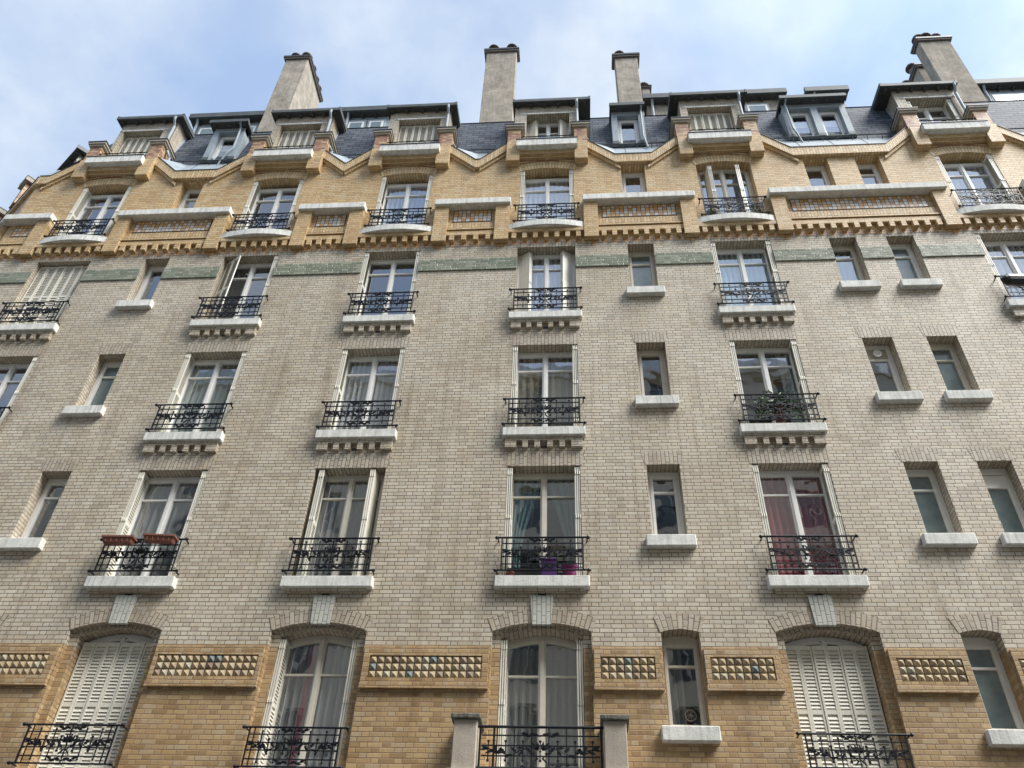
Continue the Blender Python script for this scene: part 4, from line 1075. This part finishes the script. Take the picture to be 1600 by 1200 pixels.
def plant(c, label, rx, rz, n, potr, poth, hang=0.3, col='leaf', seed=1):
    rr = random.Random(seed); e = empty('potted_plant', c); tag(e, label, 'plant')
    mb = MB(); mb.lathe((0, 0, 0), [(0, .001), (potr * .75, .001), (potr, poth), (potr * 1.1, poth), (potr * 1.1, poth + .03), (potr * .9, poth + .03), (0, poth)], 'terra', 16); mb.build('pot', e)
    mb = MB()
    for i in range(n // 12):
        a = rr.uniform(0, 6.28); x = rx * math.cos(a) * rr.uniform(.5, 1); mb.tube([(0, 0, poth), (x * .5, rr.uniform(-.05, .05), poth + rr.uniform(.1, rz)), (x, rr.uniform(-.08, .05), poth + rr.uniform(-hang, rz * .7))], .004, 'leaf', 4)
    mb.build('stem', e)
    mb = MB()
    for i in range(n):
        a, q = rr.uniform(0, 6.28), rr.random() ** .6
        x, z = rx * math.cos(a) * q, poth + .03 + rz * .5 + rz * math.sin(a) * q - (hang * rr.random() if abs(math.cos(a)) > .6 else 0)
        o = Vector((x, rr.uniform(-.11, .06), z)); d = Vector((rr.uniform(-1, 1), rr.uniform(-1, 0.3), rr.uniform(-.8, .6))).normalized(); s = Vector((rr.uniform(-1, 1), rr.uniform(-1, 1), rr.uniform(-1, 1))); s = d.cross(s).normalized()
        l = rr.uniform(.04, .075); m = o + d * l * .5 + Vector((0, 0, .01))
        mb.face([o, m + s * l * .38, o + d * l, m - s * l * .38], 'leaf')
    mb.build('foliage', e)
plant((3.87, -0.03, 11.434), 'leafy green plant in a red pot trailing over the railing, column right of middle', 0.52, .20, 560, .10, .44, .28, seed=5)
plant((3.36, -0.02, 17.634), 'small dark plant at the left end of the curved balcony with half-open shutters', .13, .14, 90, .07, .12, .03, seed=6)
plant((4.42, -0.02, 17.634), 'dark bushy plant at the right end of the curved balcony with half-open shutters', .15, .2, 130, .08, .14, .03, seed=7)

# street lamp reaching in at the right edge
lamp = empty('street_lamp', (11.2, -2.0, 0.15)); tag(lamp, 'black street lamp head cutting into the right edge before the railing', 'street lamp')
mb = MB(); mb.tube([(0, 0, 0), (0, 0, 1.0), (0, 0, 11.15)], [.12, .09, .055], 'black', 12); mb.lathe((0, 0, 0), [(.19, 0), (.19, .12), (.14, .3), (.12, .5)], 'black', 14); mb.build('pole', lamp)
mb = MB(); mb.tube([(0, 0, 10.9), (-.6, -.3, 11.15), (-2.4, -1.25, 11.12), (-3.55, -1.85, 10.92)], .035, 'black', 8); mb.build('arm', lamp)
# head: rounded wedge
P_ = Vector((-4.93, -2.0, 10.86)); Q_ = Vector((-3.5, -1.84, 10.92))
mb = MB(); ax = (Q_ - P_).normalized(); sd = ax.cross(Vector((0, 0, 1))).normalized(); up = sd.cross(ax)
secs = [(0.0, .02, .02), (.05, .06, .07), (.10, .075, .10), (.45, .085, .11), (.85, .08, .10), (1.1, .05, .06)]
rings = []
for s_, a_, b_ in secs: rings.append([P_ + ax * s_ + sd * a_ * math.cos(j * math.pi / 6) + up * b_ * math.sin(j * math.pi / 6) for j in range(12)])
for a, b in zip(rings, rings[1:]):
    for j in range(12): mb.face([a[j], a[(j + 1) % 12], b[(j + 1) % 12], b[j]], 'black', smooth=True)
mb.face(rings[0][::-1], 'black'); mb.face(rings[-1], 'black'); mb.build('lamp_head', lamp)

# ------------------------------------------------------------------ street and the facade opposite
mb = MB(); mb.face([(-900, -900, -0.02), (900, -900, -0.02), (900, 900, -0.02), (-900, 900, -0.02)], 'asphalt'); tag(mb.build('ground'), 'flat asphalt ground', kind='structure')
mb = MB(); mb.face([(-60, -11, 0), (60, -11, 0), (60, -2.6, 0), (-60, -2.6, 0)], 'asphalt'); tag(mb.build('road'), 'asphalt street', kind='structure')
for y0, y1 in ((-2.6, 0.3), (-16.5, -11)):
    mb = MB(); mb.box(-60, 60, y0, y1, -0.01, 0.14, 'pave'); tag(mb.build('pavement'), 'pavement', kind='structure')
opp = empty('facade_opposite', (0, -16.5, 0)); tag(opp, 'cream stone apartment house mirrored in the windows, standing across the street', 'building')
ZB = []
mb = MB(); ops = []
for i in range(-9, 10):
    for j in range(9):
        ops.append((i * 2.9 - .6 + 1.0, i * 2.9 + .6 + 1.0, .9 + j * 3.1, .9 + j * 3.1 + (2.1 if j < 8 else 1.7), 0))
wall_rows = [(j * 3.1, (j + 1) * 3.1) for j in range(9)]
for j, (a, b) in enumerate(wall_rows):
    wall_band(mb, 0, -26, 28, a, b, [o for o in ops if a < o[2] < b], lambda z: 'stoneopp', 0.25, sgn=-1)
mb.build('wall', opp)
mb = MB()
for z in (3.0, 6.15, 15.4, 18.5, 24.7, 27.6): mb.box(-26, 28, 0, .28 if z > 15 else .14, z, z + .22, 'stoneopp')
mb.build('cornice', opp)
mb = MB(); mb.face([(-26, -.25, 27.9), (28, -.25, 27.9), (28, -1.2, 29.8), (-26, -1.2, 29.8)], 'zinc'); mb.build('roof', opp)
mb = MB(); mb.face([(-26, -.24, 0), (28, -.24, 0), (28, -.24, 27.9), (-26, -.24, 27.9)], 'frost'); mb.build('glazing', opp)
for o in ops:
    mb = MB(); xa, xb, za, zb, _ = o
    for s in (xa, (xa + xb) / 2 - .03, xb - .06): mb.box(s, s + .06, -.2, -.15, za, zb, 'white')
    mb.box(xa + .06, xb - .06, -.2, -.15, zb - .07, zb, 'white')
    for j in range(9): mb.box(xa + .05 + j * .135, xa + .065 + j * .135, .04, .055, za, za + .8, 'iron')
    mb.box(xa, xb, .035, .06, za + .8, za + .83, 'iron')
    proto_ = mb.build('window_trim', opp)
for o in [o for o in list(COL.objects) if o.parent == opp]: pass

# ------------------------------------------------------------------ light, sky, camera
SUN_EL, SUN_AZ = R(52), R(64)      # azimuth measured from -Y towards +X
sd_ = Vector((math.sin(SUN_AZ) * math.cos(SUN_EL), -math.cos(SUN_AZ) * math.cos(SUN_EL), math.sin(SUN_EL)))
ld = bpy.data.lights.new('sun', 'SUN'); ld.energy = 3.2; ld.angle = R(30); ld.color = (1.0, 0.97, 0.92)
lo = bpy.data.objects.new('sun', ld); COL.objects.link(lo); lo.rotation_euler = sd_.to_track_quat('Z', 'Y').to_euler(); lo.location = (20, -30, 60)
wd_ = bpy.data.worlds.new('World'); scene.world = wd_; wd_.use_nodes = True
t = NT(wd_.node_tree); bg = t.n['Background']
sky = t.new('ShaderNodeTexSky', sky_type='NISHITA'); sky.sun_disc = False; sky.sun_elevation = SUN_EL; sky.sun_rotation = math.atan2(sd_.x, sd_.y)
sky.air_density = 1.2; sky.dust_density = 1.5
tc = t.new('ShaderNodeTexCoord').outputs['Generated']
# clouds laid out on a plane overhead: direction / z
sp = t.new('ShaderNodeSeparateXYZ'); t.l.new(tc, sp.inputs[0])
zz = t.m('ADD', t.m('MAXIMUM', sp.outputs[2], 0.0), 0.25)
cb = t.new('ShaderNodeCombineXYZ'); t.l.new(t.m('DIVIDE', sp.outputs[0], zz), cb.inputs[0]); t.l.new(t.m('DIVIDE', sp.outputs[1], zz), cb.inputs[1])
n1 = t.new('ShaderNodeTexNoise'); n1.inputs['Scale'].default_value = 3.4; n1.inputs['Detail'].default_value = 6; n1.inputs['Roughness'].default_value = 0.5; n1.inputs['Distortion'].default_value = 0.3
t.l.new(cb.outputs[0], n1.inputs['Vector'])
side = t.m('MULTIPLY', t.m('DIVIDE', sp.outputs[0], zz), 0.07)
cov = t.rng(t.m('ADD', n1.outputs[0], side), 0.34, 0.62)
n2 = t.noise(cb.outputs[0], 6.0, 5, 0.55)
cl = t.mix(t.rng(n2, 0.35, 0.65), (3.0, 3.6, 4.6), (4.6, 5.0, 5.35))
blue = t.mix(0.85, sky.outputs[0], (2.3, 3.1, 4.6))
skyc = t.mix(cov, blue, cl)
dt = t.new('ShaderNodeVectorMath', operation='DOT_PRODUCT'); t.l.new(tc, dt.inputs[0]); dt.inputs[1].default_value = sd_
glow = t.rng(dt.outputs['Value'], 0.6, 1.0, 1.0, 2.0)
vs = t.new('ShaderNodeVectorMath', operation='SCALE'); t.l.new(skyc, vs.inputs[0]); t.l.new(glow, vs.inputs['Scale'])
t.put(bg.inputs['Color'], vs.outputs[0]); bg.inputs['Strength'].default_value = 0.10

cam = bpy.data.cameras.new('camera'); co = bpy.data.objects.new('camera', cam); COL.objects.link(co)
PIT, YAW, ROL, F = R(40.83744), R(-5.6116), R(-2.61075), 1304.85
cam.sensor_width = 36; cam.lens = F * 36 / 1600; cam.clip_end = 3000; cam.clip_start = 0.05
# inverse of the fitted chain: world -> yaw -> pitch -> roll
def back(v):
    x, y, z = v            # camera frame: x right, y depth, z up (after roll)
    c, s = math.cos(ROL), math.sin(ROL); x, z = c * x + s * z, -s * x + c * z
    c, s = math.cos(PIT), math.sin(PIT); y, z = c * y - s * z, s * y + c * z
    c, s = math.cos(YAW), math.sin(YAW); x, y = c * x + s * y, -s * x + c * y
    return Vector((x, y, z))
rx_, up_, fw_ = back((1, 0, 0)), back((0, 0, 1)), back((0, 1, 0))
co.matrix_world = Matrix(((rx_.x, up_.x, -fw_.x, 0), (rx_.y, up_.y, -fw_.y, -12.7), (rx_.z, up_.z, -fw_.z, 1.6), (0, 0, 0, 1)))
scene.camera = co
scene.render.engine = 'CYCLES'
scene.cycles.max_bounces = 6; scene.cycles.transparent_max_bounces = 8
scene.view_settings.view_transform = 'Standard'; scene.view_settings.look = 'None'; scene.view_settings.exposure = 1.0; scene.view_settings.gamma = 1
